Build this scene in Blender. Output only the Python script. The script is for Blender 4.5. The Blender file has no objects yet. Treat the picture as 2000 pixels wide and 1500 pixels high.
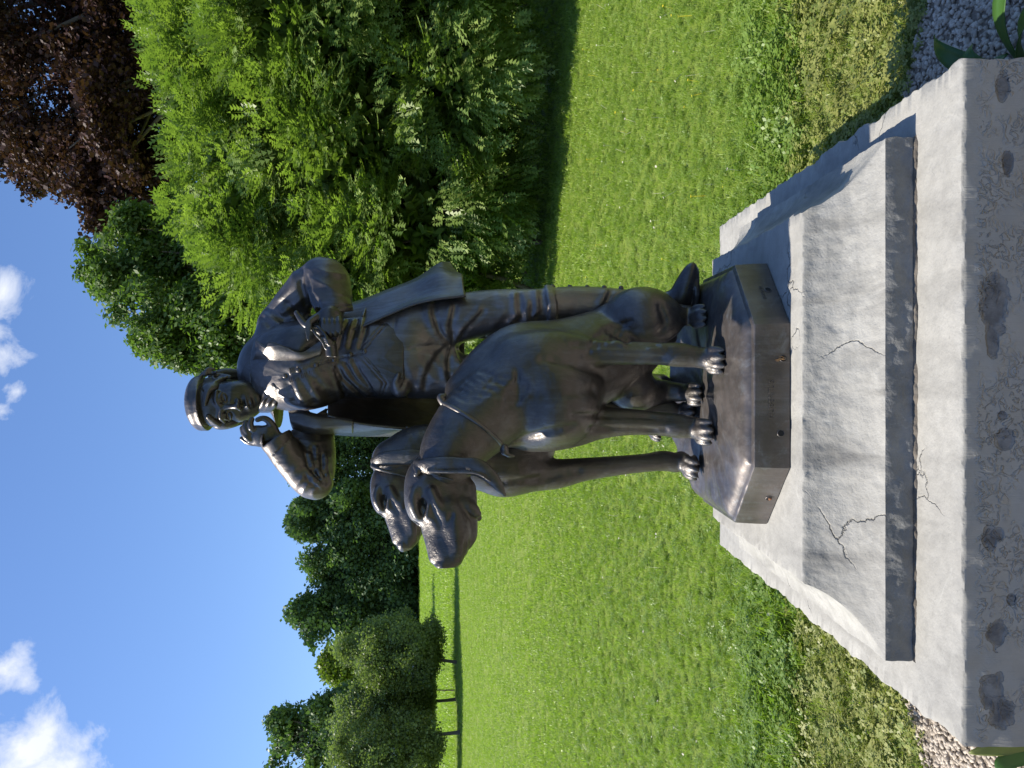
import bpy, bmesh, math, random, os
import numpy as np
from mathutils import Vector, Matrix, noise as mnoise

rng = np.random.default_rng(7)
random.seed(7)
scene = bpy.context.scene
COL = scene.collection
DEV = ''

# ------------------------------------------------------------------ camera (portrait shot stored on its side)
CAMZ = 1.5
cam = bpy.data.cameras.new('camera')
cam.sensor_width = 36.0
cam.lens = 27.0
cam.clip_start = 0.05
cam.clip_end = 3000
co = bpy.data.objects.new('camera', cam)
COL.objects.link(co)
M = Matrix(((0, 1, 0, 0), (0, 0, -1, 0), (-1, 0, 0, CAMZ), (0, 0, 0, 1)))
co.matrix_world = M
scene.camera = co

# ------------------------------------------------------------------ sky and sun
SUN_EL = math.radians(49.5)
SUN_AZ = math.radians(2)           # how far the sun stands behind the plane of the statue
to_sun = Vector((-math.cos(SUN_EL) * math.cos(SUN_AZ), math.cos(SUN_EL) * math.sin(SUN_AZ), math.sin(SUN_EL)))
sun = bpy.data.lights.new('sun', 'SUN')
sun.energy = 5.0
sun.angle = math.radians(0.55)
sun.color = (1.0, 0.93, 0.80)
so = bpy.data.objects.new('sun', sun)
COL.objects.link(so)
so.rotation_euler = (-to_sun).to_track_quat('-Z', 'Y').to_euler()
so.location = (-20, 0, 30)

world = bpy.data.worlds.new('World')
scene.world = world
world.use_nodes = True
wn = world.node_tree
wn.nodes.clear()


def N(nt, kind, **kw):
    n = nt.nodes.new(kind)
    for k, v in kw.items():
        setattr(n, k, v)
    return n


def mathn(nt, op, a, b=None, c=None):
    n = nt.nodes.new('ShaderNodeMath')
    n.operation = op
    for i, x in enumerate((a, b, c)):
        if x is None:
            continue
        if isinstance(x, (int, float)):
            n.inputs[i].default_value = x
        else:
            nt.links.new(x, n.inputs[i])
    return n.outputs[0]


def mixc(nt, fac, a, b, mode='MIX'):
    n = nt.nodes.new('ShaderNodeMix')
    n.data_type = 'RGBA'
    n.blend_type = mode
    for sock, x in ((n.inputs[0], fac), (n.inputs[6], a), (n.inputs[7], b)):
        if isinstance(x, (int, float)):
            sock.default_value = x
        elif isinstance(x, (tuple, list)):
            sock.default_value = (*x, 1) if len(x) == 3 else x
        else:
            nt.links.new(x, sock)
    return n.outputs[2]


def ramp(nt, fac, stops):
    n = nt.nodes.new('ShaderNodeValToRGB')
    els = n.color_ramp.elements
    while len(els) < len(stops):
        els.new(0.5)
    for e, (p, c) in zip(els, stops):
        e.position = p
        e.color = (c, c, c, 1) if isinstance(c, (int, float)) else (*c, 1)
    nt.links.new(fac, n.inputs[0])
    return n.outputs[0]


sky = N(wn, 'ShaderNodeTexSky', sky_type='NISHITA')
sky.sun_disc = False
sky.sun_elevation = SUN_EL
sky.sun_rotation = math.radians(270 + 2)
sky.altitude = 300
sky.air_density = 1.25
sky.dust_density = 0.35
sky.ozone_density = 2.6
geo = N(wn, 'ShaderNodeTexCoord')
nz = N(wn, 'ShaderNodeTexNoise')
nz.inputs['Scale'].default_value = 15.0
nz.inputs['Detail'].default_value = 7.0
nz.inputs['Roughness'].default_value = 0.62
nz.inputs['Distortion'].default_value = 0.35
wn.links.new(geo.outputs['Generated'], nz.inputs['Vector'])


def skydir(u, v):
    return Vector(((u - 750) / 1500, 1, -(v - 1000) / 1500)).normalized()


mask = None
for (u, v, rad, st) in ((925, -4, .052, .95), (905, 30, .030, .62), (860, -20, .035, .7), (800, 0, .042, .58), (735, 34, .024, .70), (690, 0, .028, .56), (650, 0, .030, .66),
                        (205, 22, .034, .72), (190, 0, .04, .75), (160, 45, .022, .65), (35, 45, .068, 1.15), (5, 140, .040, .9), (50, 105, .034, .75), (-60, 90, .10, 1.2), (820, -190, .09, 1.0), (420, -230, .10, .9)):
    dv = skydir(u, v)
    dist = N(wn, 'ShaderNodeVectorMath', operation='DISTANCE')
    wn.links.new(geo.outputs['Generated'], dist.inputs[0])
    dist.inputs[1].default_value = dv
    f = mathn(wn, 'MULTIPLY', mathn(wn, 'SUBTRACT', 1.0, mathn(wn, 'DIVIDE', dist.outputs['Value'], rad)), st)
    mask = f if mask is None else mathn(wn, 'MAXIMUM', mask, f)
# scattered clouds all round, higher up in the sky than the frame reaches
nz2 = N(wn, 'ShaderNodeTexNoise')
nz2.inputs['Scale'].default_value = 3.2
nz2.inputs['Detail'].default_value = 3.0
wn.links.new(geo.outputs['Generated'], nz2.inputs['Vector'])
sep = N(wn, 'ShaderNodeSeparateXYZ')
wn.links.new(geo.outputs['Generated'], sep.inputs[0])
behind = ramp(wn, mathn(wn, 'MULTIPLY_ADD', sep.outputs['Y'], -1.0, 0.0), [(0.0, 0.0), (0.35, 1.0)])
amb = mathn(wn, 'MULTIPLY', mathn(wn, 'MULTIPLY', mathn(wn, 'SUBTRACT', nz2.outputs['Fac'], 0.5), 3.0), behind)
mask = mathn(wn, 'MAXIMUM', mask, amb)
cl = mathn(wn, 'ADD', mathn(wn, 'MULTIPLY', nz.outputs['Fac'], 2.3), mathn(wn, 'MULTIPLY', mask, 1.0))
cl = mathn(wn, 'SUBTRACT', cl, 1.52)
clf = ramp(wn, cl, [(0.0, 0.0), (0.20, .35), (0.65, 1.0)])
gate = ramp(wn, mask, [(0.0, 0.0), (0.22, 1.0)])
clf = mathn(wn, 'MULTIPLY', clf, gate)
nz3 = N(wn, 'ShaderNodeTexNoise')
nz3.inputs['Scale'].default_value = 16.0
wn.links.new(geo.outputs['Generated'], nz3.inputs['Vector'])
cloudcol = mixc(wn, nz3.outputs['Fac'], (4.8, 5.3, 6.3), (6.6, 6.7, 7.0))
hs = N(wn, 'ShaderNodeHueSaturation')
hs.inputs['Saturation'].default_value = 1.06
wn.links.new(sky.outputs[0], hs.inputs['Color'])
skyc = mixc(wn, clf, mixc(wn, 1.0, hs.outputs[0], (.86, .93, 1.12), 'MULTIPLY'), cloudcol)
bg = N(wn, 'ShaderNodeBackground')
bg.inputs['Strength'].default_value = 0.104
wn.links.new(skyc, bg.inputs['Color'])
wo = N(wn, 'ShaderNodeOutputWorld')
wn.links.new(bg.outputs[0], wo.inputs['Surface'])

scene.view_settings.view_transform = 'Standard'
scene.view_settings.look = 'None'
scene.view_settings.gamma = 1.0
scene.view_settings.use_curve_mapping = False
scene.view_settings.exposure = 0.68
scene.render.engine = 'CYCLES'
scene.cycles.max_bounces = 6
scene.cycles.transparent_max_bounces = 6


# ------------------------------------------------------------------ helpers
def W(u, v, d):
    """a point of the place: u right, v down in the upright 1500 x 2000 frame, d metres in front of the camera"""
    return Vector(((u - 750) / 1500 * d, d, CAMZ - (v - 1000) / 1500 * d))


def tag(o, label=None, cat=None, group=None, kind=None):
    if label: o['label'] = label
    if cat: o['category'] = cat
    if group: o['group'] = group
    if kind: o['kind'] = kind
    return o


def empty(name, loc, parent=None):
    o = bpy.data.objects.new(name, None)
    o.empty_display_size = 0.2
    COL.objects.link(o)
    o.location = loc
    if parent: o.parent = parent
    return o


def link_mesh(name, me, mat=None, parent=None, smooth=True):
    """mesh data is in world coordinates; parents are Empties or meshes with plain offsets"""
    o = bpy.data.objects.new(name, me)
    COL.objects.link(o)
    if mat is not None and len(me.materials) == 0: me.materials.append(mat)
    if parent is not None:
        o.parent = parent
        o.matrix_parent_inverse = Matrix.Translation(-abs_loc(parent))
    if smooth and len(me.polygons):
        me.polygons.foreach_set('use_smooth', np.ones(len(me.polygons), bool))
    return o


def abs_loc(o):
    """world translation (every parent in this scene is unrotated and unscaled)"""
    if o is None: return Vector((0, 0, 0))
    return abs_loc(o.parent) + o.matrix_parent_inverse.translation + o.location


def np_mesh(name, verts, faces, attrs=None):
    """verts (n,3) floats, faces (m,3|4) ints"""
    me = bpy.data.meshes.new(name)
    verts = np.ascontiguousarray(verts, np.float32)
    faces = np.ascontiguousarray(faces, np.int32)
    me.vertices.add(len(verts))
    me.vertices.foreach_set('co', verts.ravel())
    k = faces.shape[1]
    me.loops.add(faces.size)
    me.loops.foreach_set('vertex_index', faces.ravel())
    me.polygons.add(len(faces))
    me.polygons.foreach_set('loop_start', np.arange(0, faces.size, k, dtype=np.int32))
    me.update(calc_edges=True)
    if attrs:
        for an, arr in attrs.items():
            a = me.attributes.new(an, 'FLOAT', 'POINT')
            a.data.foreach_set('value', np.ascontiguousarray(arr, np.float32))
    me.validate()
    return me


def fbm(p, scale, octs=4, seed=0.0):
    v = Vector(p) * scale + Vector((seed, seed * 1.7, -seed))
    s, a = 0, 1
    for _ in range(octs):
        s += a * mnoise.noise(v)
        v = v * 2.03
        a *= 0.5
    return s


# ------------------------------------------------------------------ materials
def new_mat(name):
    m = bpy.data.materials.new(name)
    m.use_nodes = True
    nt = m.node_tree
    b = nt.nodes['Principled BSDF']
    return m, nt, b


def noise_tex(nt, vec, scale, detail=4, rough=.55, dist=0.0):
    n = nt.nodes.new('ShaderNodeTexNoise')
    n.inputs['Scale'].default_value = scale
    n.inputs['Detail'].default_value = detail
    n.inputs['Roughness'].default_value = rough
    n.inputs['Distortion'].default_value = dist
    nt.links.new(vec, n.inputs['Vector'])
    return n.outputs['Fac']


def mapped(nt, sc=(1, 1, 1), rot=(0, 0, 0)):
    g = nt.nodes.new('ShaderNodeNewGeometry')
    mp = nt.nodes.new('ShaderNodeMapping')
    mp.inputs['Scale'].default_value = sc
    mp.inputs['Rotation'].default_value = rot
    nt.links.new(g.outputs['Position'], mp.inputs['Vector'])
    return mp.outputs[0]


def bump(nt, h, strength, dist, normal=None):
    b = nt.nodes.new('ShaderNodeBump')
    b.inputs['Strength'].default_value = strength
    b.inputs['Distance'].default_value = dist
    nt.links.new(h, b.inputs['Height'])
    if normal is not None: nt.links.new(normal, b.inputs['Normal'])
    return b.outputs[0]


def bronze(name, cloth=0.0, metal=.62, tint=(0.100, 0.089, 0.083), fur=0.0, rough=0.36, worn=0.0):
    m, nt, b = new_mat(name)
    p = mapped(nt)
    n1 = noise_tex(nt, p, 6, 5, .6)
    n2 = noise_tex(nt, p, 45, 4, .6)
    n3 = noise_tex(nt, mapped(nt, (30, 30, 3)), 2.2, 3, .6)
    c = mixc(nt, ramp(nt, n1, [(.35, 0.0), (.68, 1.0)]), tuple(x * .68 for x in tint), tuple(x * 1.3 for x in tint))
    c = mixc(nt, ramp(nt, n3, [(.52, 0.0), (.75, .45)]), c, (tint[0] * 1.5, tint[1] * 1.7, tint[2] * 1.9))
    n7 = noise_tex(nt, mapped(nt, (34, 34, 4)), 1.0, 5, .65, .3)
    c = mixc(nt, ramp(nt, n7, [(.50, 0.0), (.76, .50)]), c, (.050, .056, .052))
    n8 = noise_tex(nt, p, 11, 6, .7, .4)
    c = mixc(nt, ramp(nt, n8, [(.56, 0.0), (.76, .38)]), c, (.20, .215, .21))
    if worn:
        n4 = noise_tex(nt, p, 14, 6, .72, .6)
        c = mixc(nt, ramp(nt, n4, [(.55, 0.0), (.78, worn)]), c, (0.22, 0.235, 0.25))
    nt.links.new(c, b.inputs['Base Color'])
    b.inputs['Metallic'].default_value = metal
    r = mathn(nt, 'ADD', mathn(nt, 'MULTIPLY', n2, .26), rough - .11)
    r = mathn(nt, 'ADD', r, ramp(nt, n8, [(.45, 0.0), (.70, .16)]))
    nt.links.new(r, b.inputs['Roughness'])
    b.inputs['Specular IOR Level'].default_value = 0.6
    b.inputs['Coat Weight'].default_value = .32
    b.inputs['Coat Roughness'].default_value = .24
    nrm = bump(nt, n2, .30, .004)
    nrm = bump(nt, noise_tex(nt, p, 220, 3, .6), .16, .0012, nrm)
    if cloth:
        nf = noise_tex(nt, mapped(nt, (11, 11, 4), (0, .5, 0)), 1.0, 2, .45, .9)
        nrm = bump(nt, ramp(nt, nf, [(.30, 0.0), (.50, 1.0), (.70, .1)]), cloth, .008, nrm)
    if fur:
        nm = noise_tex(nt, p, 13, 2, .5, .6)
        nrm = bump(nt, nm, .45, .014, nrm)
        nf = noise_tex(nt, mapped(nt, (260, 260, 22), (0.35, 0.25, 0)), 1.0, 3, .6, .8)
        nrm = bump(nt, nf, fur, .004, nrm)
    nt.links.new(nrm, b.inputs['Normal'])
    return m


M_BRONZE = bronze('bronze_patina')
M_CLOTH = bronze('bronze_cloth', cloth=.30, tint=(0.122, 0.108, 0.102), rough=.39, metal=.78)
M_TROUSER_LIT = bronze('bronze_breeches_sunlit', cloth=.25, tint=(0.200, 0.180, 0.170), rough=.42, metal=.75)  # same bronze in a paler tint that stands in for sunlight on the legs
M_SKIN = bronze('bronze_skin', tint=(0.085, 0.076, 0.072), rough=.29)
M_FUR = bronze('bronze_fur', tint=(0.094, 0.083, 0.077), fur=.40, rough=.33)
M_BASE = bronze('bronze_base', tint=(0.125, 0.108, 0.099), rough=.42, worn=.85)

# ------------------------------------------------------------------ modelling clay: smooth-union volume, surfaced by surface nets
class Clay:
    def __init__(s, lo, hi, h):
        s.h = h
        s.lo = np.array(lo, np.float64)
        s.n = np.ceil((np.array(hi) - s.lo) / h).astype(int) + 1
        s.f = np.full(s.n, 0.2, np.float32)

    def win(s, lo, hi):
        a = np.clip(np.floor((np.array(lo) - s.lo) / s.h).astype(int), 0, s.n - 1)
        b = np.clip(np.ceil((np.array(hi) - s.lo) / s.h).astype(int) + 1, 1, s.n)
        if np.any(b <= a): return None
        sl = tuple(slice(a[i], b[i]) for i in range(3))
        ax = [(s.lo[i] + np.arange(a[i], b[i]) * s.h).astype(np.float32) for i in range(3)]
        return sl, (ax[0][:, None, None], ax[1][None, :, None], ax[2][None, None, :])

    def blend(s, sl, d, k, mode):
        f = s.f[sl]
        if mode == 'add':
            if k > 0:
                h = np.maximum(k - np.abs(f - d), 0) / k
                s.f[sl] = np.minimum(f, d) - h * h * k * .25
            else:
                s.f[sl] = np.minimum(f, d)
        elif mode == 'sub':
            if k > 0:
                h = np.maximum(k - np.abs(f + d), 0) / k
                s.f[sl] = np.maximum(f, -d) + h * h * k * .25
            else:
                s.f[sl] = np.maximum(f, -d)
        elif mode == 'and':
            s.f[sl] = np.maximum(f, d)

    def chain(s, pts, k=.02, mode='add', flat=None, sub=5):
        """pts: list of (Vector, radius); smooth spline tube of varying radius"""
        P = np.array([[*p, r] for p, r in pts], np.float64)
        if len(P) > 2 and sub > 1:
            Q = []
            E = np.vstack([2 * P[0] - P[1], P, 2 * P[-1] - P[-2]])
            E[0, 3] = P[0, 3]; E[-1, 3] = P[-1, 3]
            for i in range(1, len(E) - 2):
                for t in np.linspace(0, 1, sub, endpoint=False):
                    p0, p1, p2, p3 = E[i - 1:i + 3]
                    Q.append(.5 * ((2 * p1) + (-p0 + p2) * t + (2 * p0 - 5 * p1 + 4 * p2 - p3) * t * t + (-p0 + 3 * p1 - 3 * p2 + p3) * t ** 3))
            Q.append(P[-1])
            P = np.array(Q)
            P[:, 3] = np.maximum(P[:, 3], 1e-4)
        mar = P[:, 3].max() + k + 3 * s.h
        w = s.win(P[:, :3].min(0) - mar, P[:, :3].max(0) + mar)
        if w is None: return
        sl, _ = w
        tmp = np.full(s.f[sl].shape, .2, np.float32)
        off = np.array([q.start for q in sl])
        nv, fs = (None, 1) if flat is None else (np.array(Vector(flat[0]).normalized()), flat[1])
        for i in range(len(P) - 1):
            a, b = P[i, :3], P[i + 1, :3]
            ra, rb = P[i, 3], P[i + 1, 3]
            m = max(ra, rb) + k + 3 * s.h
            w2 = s.win(np.minimum(a, b) - m, np.maximum(a, b) + m)
            if w2 is None: continue
            sl2, (x, y, z) = w2
            loc = tuple(slice(q.start - off[j], q.stop - off[j]) for j, q in enumerate(sl2))
            px, py, pz = x - a[0], y - a[1], z - a[2]
            ab = b - a
            if nv is not None:
                dn = (px * nv[0] + py * nv[1] + pz * nv[2]) * (fs - 1)
                px, py, pz = px + dn * nv[0], py + dn * nv[1], pz + dn * nv[2]
                ab = ab + (fs - 1) * nv * np.dot(ab, nv)
            L = float(np.dot(ab, ab)) + 1e-12
            t = np.clip((px * ab[0] + py * ab[1] + pz * ab[2]) / L, 0, 1)
            d = np.sqrt((px - t * ab[0]) ** 2 + (py - t * ab[1]) ** 2 + (pz - t * ab[2]) ** 2) - (ra + (rb - ra) * t)
            tmp[loc] = np.minimum(tmp[loc], d.astype(np.float32))
        s.blend(sl, tmp, k, mode)

    def ell(s, c, r, R=None, k=.02, mode='add'):
        """c centre, r radii, R 3x3 rotation whose columns are the ellipsoid's axes"""
        r = np.array(r, float)
        m = r.max() + k + 3 * s.h
        w = s.win(np.array(c) - m, np.array(c) + m)
        if w is None: return
        sl, (x, y, z) = w
        px, py, pz = x - c[0], y - c[1], z - c[2]
        if R is not None:
            R = np.array(R)
            q = [px * R[0, i] + py * R[1, i] + pz * R[2, i] for i in range(3)]
        else:
            q = [px + 0 * py + 0 * pz, py + 0 * px + 0 * pz, pz + 0 * px + 0 * py]
        k0 = np.sqrt(sum((q[i] / r[i]) ** 2 for i in range(3)))
        k1 = np.sqrt(sum((q[i] / r[i] ** 2) ** 2 for i in range(3))) + 1e-6
        d = k0 * (k0 - 1) / k1
        s.blend(sl, d.astype(np.float32), k, mode)

    def field(s, lo, hi, fn, mode='add', k=0.0):
        """fn(x,y,z)->distance over a window"""
        w = s.win(lo, hi)
        if w is None: return
        sl, (x, y, z) = w
        s.blend(sl, np.broadcast_to(fn(x, y, z), s.f[sl].shape).astype(np.float32), k, mode)

    def disp(s, lo, hi, fn):
        w = s.win(lo, hi)
        if w is None: return
        sl, (x, y, z) = w
        s.f[sl] += fn(x, y, z).astype(np.float32)

    def folds(s, c, rad, axis, amp, freq, twist=None, seed=0.0, sharp=1.0):
        """cloth folds: ridges across `axis`, warped, fading out from centre c"""
        c = np.array(c); axis = np.array(Vector(axis).normalized())
        tw = np.array(Vector(twist).normalized()) if twist is not None else np.array([0, 0, 0])
        rad = np.broadcast_to(np.array(rad, float), (3,))

        def fn(x, y, z):
            px, py, pz = x - c[0], y - c[1], z - c[2]
            e = 1 - ((px / rad[0]) ** 2 + (py / rad[1]) ** 2 + (pz / rad[2]) ** 2)
            mk = np.clip(e, 0, 1)
            mk = mk * mk * (3 - 2 * mk)
            ph = (px * axis[0] + py * axis[1] + pz * axis[2]) * freq
            t = (px * tw[0] + py * tw[1] + pz * tw[2])
            ph = ph + 1.3 * np.sin(t * freq * .45 + seed) + .8 * np.sin(px * 31 + pz * 23 + seed * 2)
            w = np.abs(np.sin(ph + seed))
            return amp * mk * (w ** sharp - .6)
        s.disp(c - rad, c + rad, fn)

    def line(s, pts, w, k=.006, mode='sub'):
        s.chain([(p, w) for p in pts], k, mode)

    def mesh(s):
        """returns verts, quads"""
        f = s.f
        f[0], f[-1] = .05, .05
        f[:, 0], f[:, -1] = .05, .05
        f[:, :, 0], f[:, :, -1] = .05, .05
        ins = f < 0
        # active cells
        c = ins[:-1, :-1, :-1].astype(np.int8)
        tot = np.zeros_like(c)
        for i in (0, 1):
            for j in (0, 1):
                for l in (0, 1):
                    tot += ins[i:f.shape[0] - 1 + i, j:f.shape[1] - 1 + j, l:f.shape[2] - 1 + l]
        act = np.argwhere((tot > 0) & (tot < 8))
        ids = np.full(tot.shape, -1, np.int32)
        ids[act[:, 0], act[:, 1], act[:, 2]] = np.arange(len(act))
        cv = {}
        for i in (0, 1):
            for j in (0, 1):
                for l in (0, 1):
                    cv[i, j, l] = f[act[:, 0] + i, act[:, 1] + j, act[:, 2] + l]
        acc = np.zeros((len(act), 3)); cnt = np.zeros(len(act))
        for ax in range(3):
            for p in (0, 1):
                for q in (0, 1):
                    a = [0, 0, 0]; o = [i for i in range(3) if i != ax]
                    a[o[0]], a[o[1]] = p, q
                    b = list(a); b[ax] = 1
                    v0, v1 = cv[tuple(a)], cv[tuple(b)]
                    m = (v0 < 0) != (v1 < 0)
                    t = np.where(m, v0 / np.where(m, v0 - v1, 1), 0)
                    pos = np.zeros((len(act), 3)); pos[:, o[0]] = p; pos[:, o[1]] = q; pos[:, ax] = t
                    acc += pos * m[:, None]; cnt += m
        V = (act + acc / cnt[:, None]) * s.h + s.lo
        F = []
        for ax in range(3):
            o = [i for i in range(3) if i != ax]
            n0 = [slice(None)] * 3; n1 = [slice(None)] * 3
            n0[ax] = slice(0, -1); n1[ax] = slice(1, None)
            A, B = ins[tuple(n0)], ins[tuple(n1)]
            e = np.argwhere(A != B)
            e = e[(e[:, o[0]] > 0) & (e[:, o[1]] > 0)]
            e = e[(e[:, o[0]] < ids.shape[o[0]]) & (e[:, o[1]] < ids.shape[o[1]])]
            inside = A[e[:, 0], e[:, 1], e[:, 2]]
            q = []
            for da, db in ((0, 0), (1, 0), (1, 1), (0, 1)):
                g = e.copy(); g[:, o[0]] -= da; g[:, o[1]] -= db
                q.append(ids[g[:, 0], g[:, 1], g[:, 2]])
            q = np.stack(q, 1)
            flip = inside if ax != 1 else ~inside
            # (u x v) follows +axis for ax 0 and 2, -axis for ax 1; da,db order is reversed, which keeps the winding
            q[~flip] = q[~flip][:, ::-1]
            F.append(q)
        F = np.vstack(F)
        F = F[(F >= 0).all(1)]
        return V, F


def relax(V, F, it=1, lam=.5):
    E = np.vstack([F[:, [0, 1]], F[:, [1, 2]], F[:, [2, 3]], F[:, [3, 0]]])
    n = len(V)
    deg = np.bincount(E[:, 0], minlength=n) + np.bincount(E[:, 1], minlength=n)
    for _ in range(it):
        S = np.stack([np.bincount(E[:, 0], V[E[:, 1], i], n) + np.bincount(E[:, 1], V[E[:, 0], i], n) for i in range(3)], 1)
        V = V + lam * (S / deg[:, None] - V)
    return V


def clay_mesh(name, clays, mat, parent, it=1):
    Vs, Fs, off = [], [], 0
    for c in clays:
        V, F = c.mesh()
        V = relax(V, F, it)
        Vs.append(V); Fs.append(F + off); off += len(V)
    me = np_mesh(name, np.vstack(Vs), np.vstack(Fs))
    return link_mesh(name, me, mat, parent)


def T(u, v, d, rpx):
    """tube point: place and radius given in frame pixels at depth d"""
    return (W(u, v, d), rpx * d / 1500)


def sheet(name, rows, mat, parent, thick=.008, nu=40, nv=40, ripple=None):
    """curved cloth panel: rows of control points (each row the same length) -> smooth grid with real thickness"""
    A = np.array([[list(p) for p in r] for r in rows], float)

    def interp(P, n):
        m = P.shape[0]
        E = np.concatenate([(2 * P[:1] - P[1:2]), P, (2 * P[-1:] - P[-2:-1])], 0)
        out = []
        for t in np.linspace(0, m - 1, n):
            i = min(int(t), m - 2); f = t - i
            p0, p1, p2, p3 = E[i], E[i + 1], E[i + 2], E[i + 3]
            out.append(.5 * ((2 * p1) + (-p0 + p2) * f + (2 * p0 - 5 * p1 + 4 * p2 - p3) * f * f + (-p0 + 3 * p1 - 3 * p2 + p3) * f ** 3))
        return np.array(out)
    G = interp(A, nv)
    G = np.swapaxes(interp(np.swapaxes(G, 0, 1), nu), 0, 1)
    du = np.gradient(G, axis=1); dv = np.gradient(G, axis=0)
    Nn = np.cross(du, dv); Nn /= np.linalg.norm(Nn, axis=2, keepdims=True) + 1e-9
    if ripple is not None:
        uu, vv = np.meshgrid(np.linspace(0, 1, nu), np.linspace(0, 1, nv))
        G = G + Nn * ripple(uu, vv)[..., None]
    top, bot = G + Nn * thick / 2, G - Nn * thick / 2
    V = np.vstack([top.reshape(-1, 3), bot.reshape(-1, 3)])
    n = nu * nv
    F = []
    idx = np.arange(n).reshape(nv, nu)
    a, b, c, d = idx[:-1, :-1].ravel(), idx[:-1, 1:].ravel(), idx[1:, 1:].ravel(), idx[1:, :-1].ravel()
    F.append(np.stack([a, b, c, d], 1))
    F.append(np.stack([d, c, b, a], 1) + n)
    for e in (idx[0, :], idx[:, -1], idx[-1, ::-1], idx[::-1, 0]):
        F.append(np.stack([e[1:], e[:-1], e[:-1] + n, e[1:] + n], 1))
    me = np_mesh(name, V, np.vstack(F))
    return link_mesh(name, me, mat, parent)

# ------------------------------------------------------------------ the bronze group: one thing, cast together
GROUP = empty('bronze_sculpture', (-0.02, 2.35, 0.78))
tag(GROUP, 'dark bronze sculpture of a boy in a cap with two large hounds', 'sculpture')
V3 = Vector


def uv_of(x, y, z):
    return 750 + 1500 * x / y, 1000 - 1500 * (z - CAMZ) / y


def front(cl, u, v, d0=1.9, d1=2.9, lift=0.0):
    """first point of a clay's surface seen through frame place (u, v)"""
    d = d0
    while d < d1:
        p = W(u, v, d)
        i = np.round((np.array(p) - cl.lo) / cl.h).astype(int)
        if (i >= 0).all() and (i < cl.n).all() and cl.f[i[0], i[1], i[2]] < 0:
            return W(u, v, d - lift)
        d += .002
    return None


def pline(xs, ys):
    return lambda t: np.interp(t, xs, ys)


def fl(cl, pts, w, k=.005, mode='sub', lift=0.0):
    """a line drawn on the clay's front surface: pts (u, v)"""
    q = []
    for i in range(len(pts) - 1):
        for t in np.linspace(0, 1, 6, endpoint=False):
            q.append((pts[i][0] + (pts[i + 1][0] - pts[i][0]) * t, pts[i][1] + (pts[i + 1][1] - pts[i][1]) * t))
    q.append(pts[-1])
    P = [front(cl, u, v, lift=lift) for u, v in q]
    P = [p for p in P if p is not None]
    if len(P) < 2: return
    n = len(P)
    R = [w * (0.35 + .65 * math.sin(math.pi * (i + .5) / n)) for i in range(n)]
    cl.chain([(p, r) for p, r in zip(P, R)], k, mode, sub=1)


# ---- body: torso, legs, boots
BH = .0048
body = Clay(W(640, 1420, 2.5) - V3((.0, .38, 0)), W(1010, 480, 2.5) + V3((0.02, .40, 0.05)), BH)
FL = ((0, 1, 0), 1.35)
body.chain([T(818, 815, 2.5, 78), T(816, 780, 2.5, 88), T(806, 720, 2.5, 78), T(796, 640, 2.5, 76), T(786, 570, 2.52, 78), T(776, 545, 2.53, 55)], .02, flat=FL)
body.chain([T(864, 815, 2.5, 56), T(876, 880, 2.49, 50), T(893, 975, 2.48, 42), T(903, 1055, 2.46, 33), T(907, 1125, 2.48, 34), T(908, 1200, 2.48, 29), T(905, 1270, 2.48, 24), T(903, 1320, 2.48, 24)], .03)
body.chain([T(774, 815, 2.5, 52), T(766, 880, 2.5, 46), T(756, 980, 2.52, 42), T(748, 1080, 2.56, 34), T(745, 1150, 2.6, 34), T(745, 1230, 2.62, 28), T(748, 1290, 2.63, 22)], .03)
# belly flap, hip bulges, pocket
body.ell(W(812, 795, 2.42), (.075, .032, .065), k=.04)
body.ell(W(745, 782, 2.42), (.035, .035, .032), k=.012)
fl(body, [(738, 768), (742, 785), (760, 792)], .004, .006)
body.chain([T(735, 778, 2.40, 6), T(752, 772, 2.39, 7), T(768, 778, 2.385, 5)], .006)
# trouser fly and seams
fl(body, [(812, 770), (822, 820), (828, 870)], .0035, .008)
fl(body, [(846, 768), (880, 772), (905, 790)], .003, .005)
# folds radiating from the crotch and round the knees
for a in ([(830, 868), (850, 850), (885, 838), (915, 840)], [(834, 878), (860, 872), (900, 880)], [(836, 890), (858, 905), (890, 935)],
          [(824, 866), (800, 842), (770, 826), (740, 820)], [(822, 874), (800, 868), (770, 868), (740, 880)], [(820, 884), (798, 892), (772, 915)],
          [(845, 1010), (870, 1030), (905, 1032)], [(850, 985), (880, 1008), (920, 1005)], [(862, 1035), (890, 1050), (928, 1048)],
          [(836, 930), (850, 970), (872, 1002)], [(874, 1150), (896, 1170), (930, 1185)], [(880, 1120), (890, 1150), (896, 1190)]):
    fl(body, a, .0060, .022, 'add', -.0045)
    b = [(u + 2, v + 9) for u, v in a]
    fl(body, b, .0032, .018, 'sub')
body.folds(W(885, 985, 2.42), (.09, .12, .14), (.45, 0, 1), .0030, 60, (1, 0, 0), 1.0)
body.folds(W(765, 850, 2.42), (.09, .12, .16), (-.5, 0, 1), .003, 60, (1, 0, 0), 2.0)
body.folds(W(903, 1140, 2.42), (.08, .12, .12), (.5, 0, 1), .0010, 60, (1, 0, 0), 3.0)
# gaiter top band
for dv, w in ((1070, 6), (1078, 5)):
    body.chain([T(868, dv + 4, 2.44, w), T(885, dv + 6, 2.415, w), T(905, dv + 5, 2.405, w), T(925, dv + 1, 2.415, w), T(939, dv - 2, 2.46, w)], .004)
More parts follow.
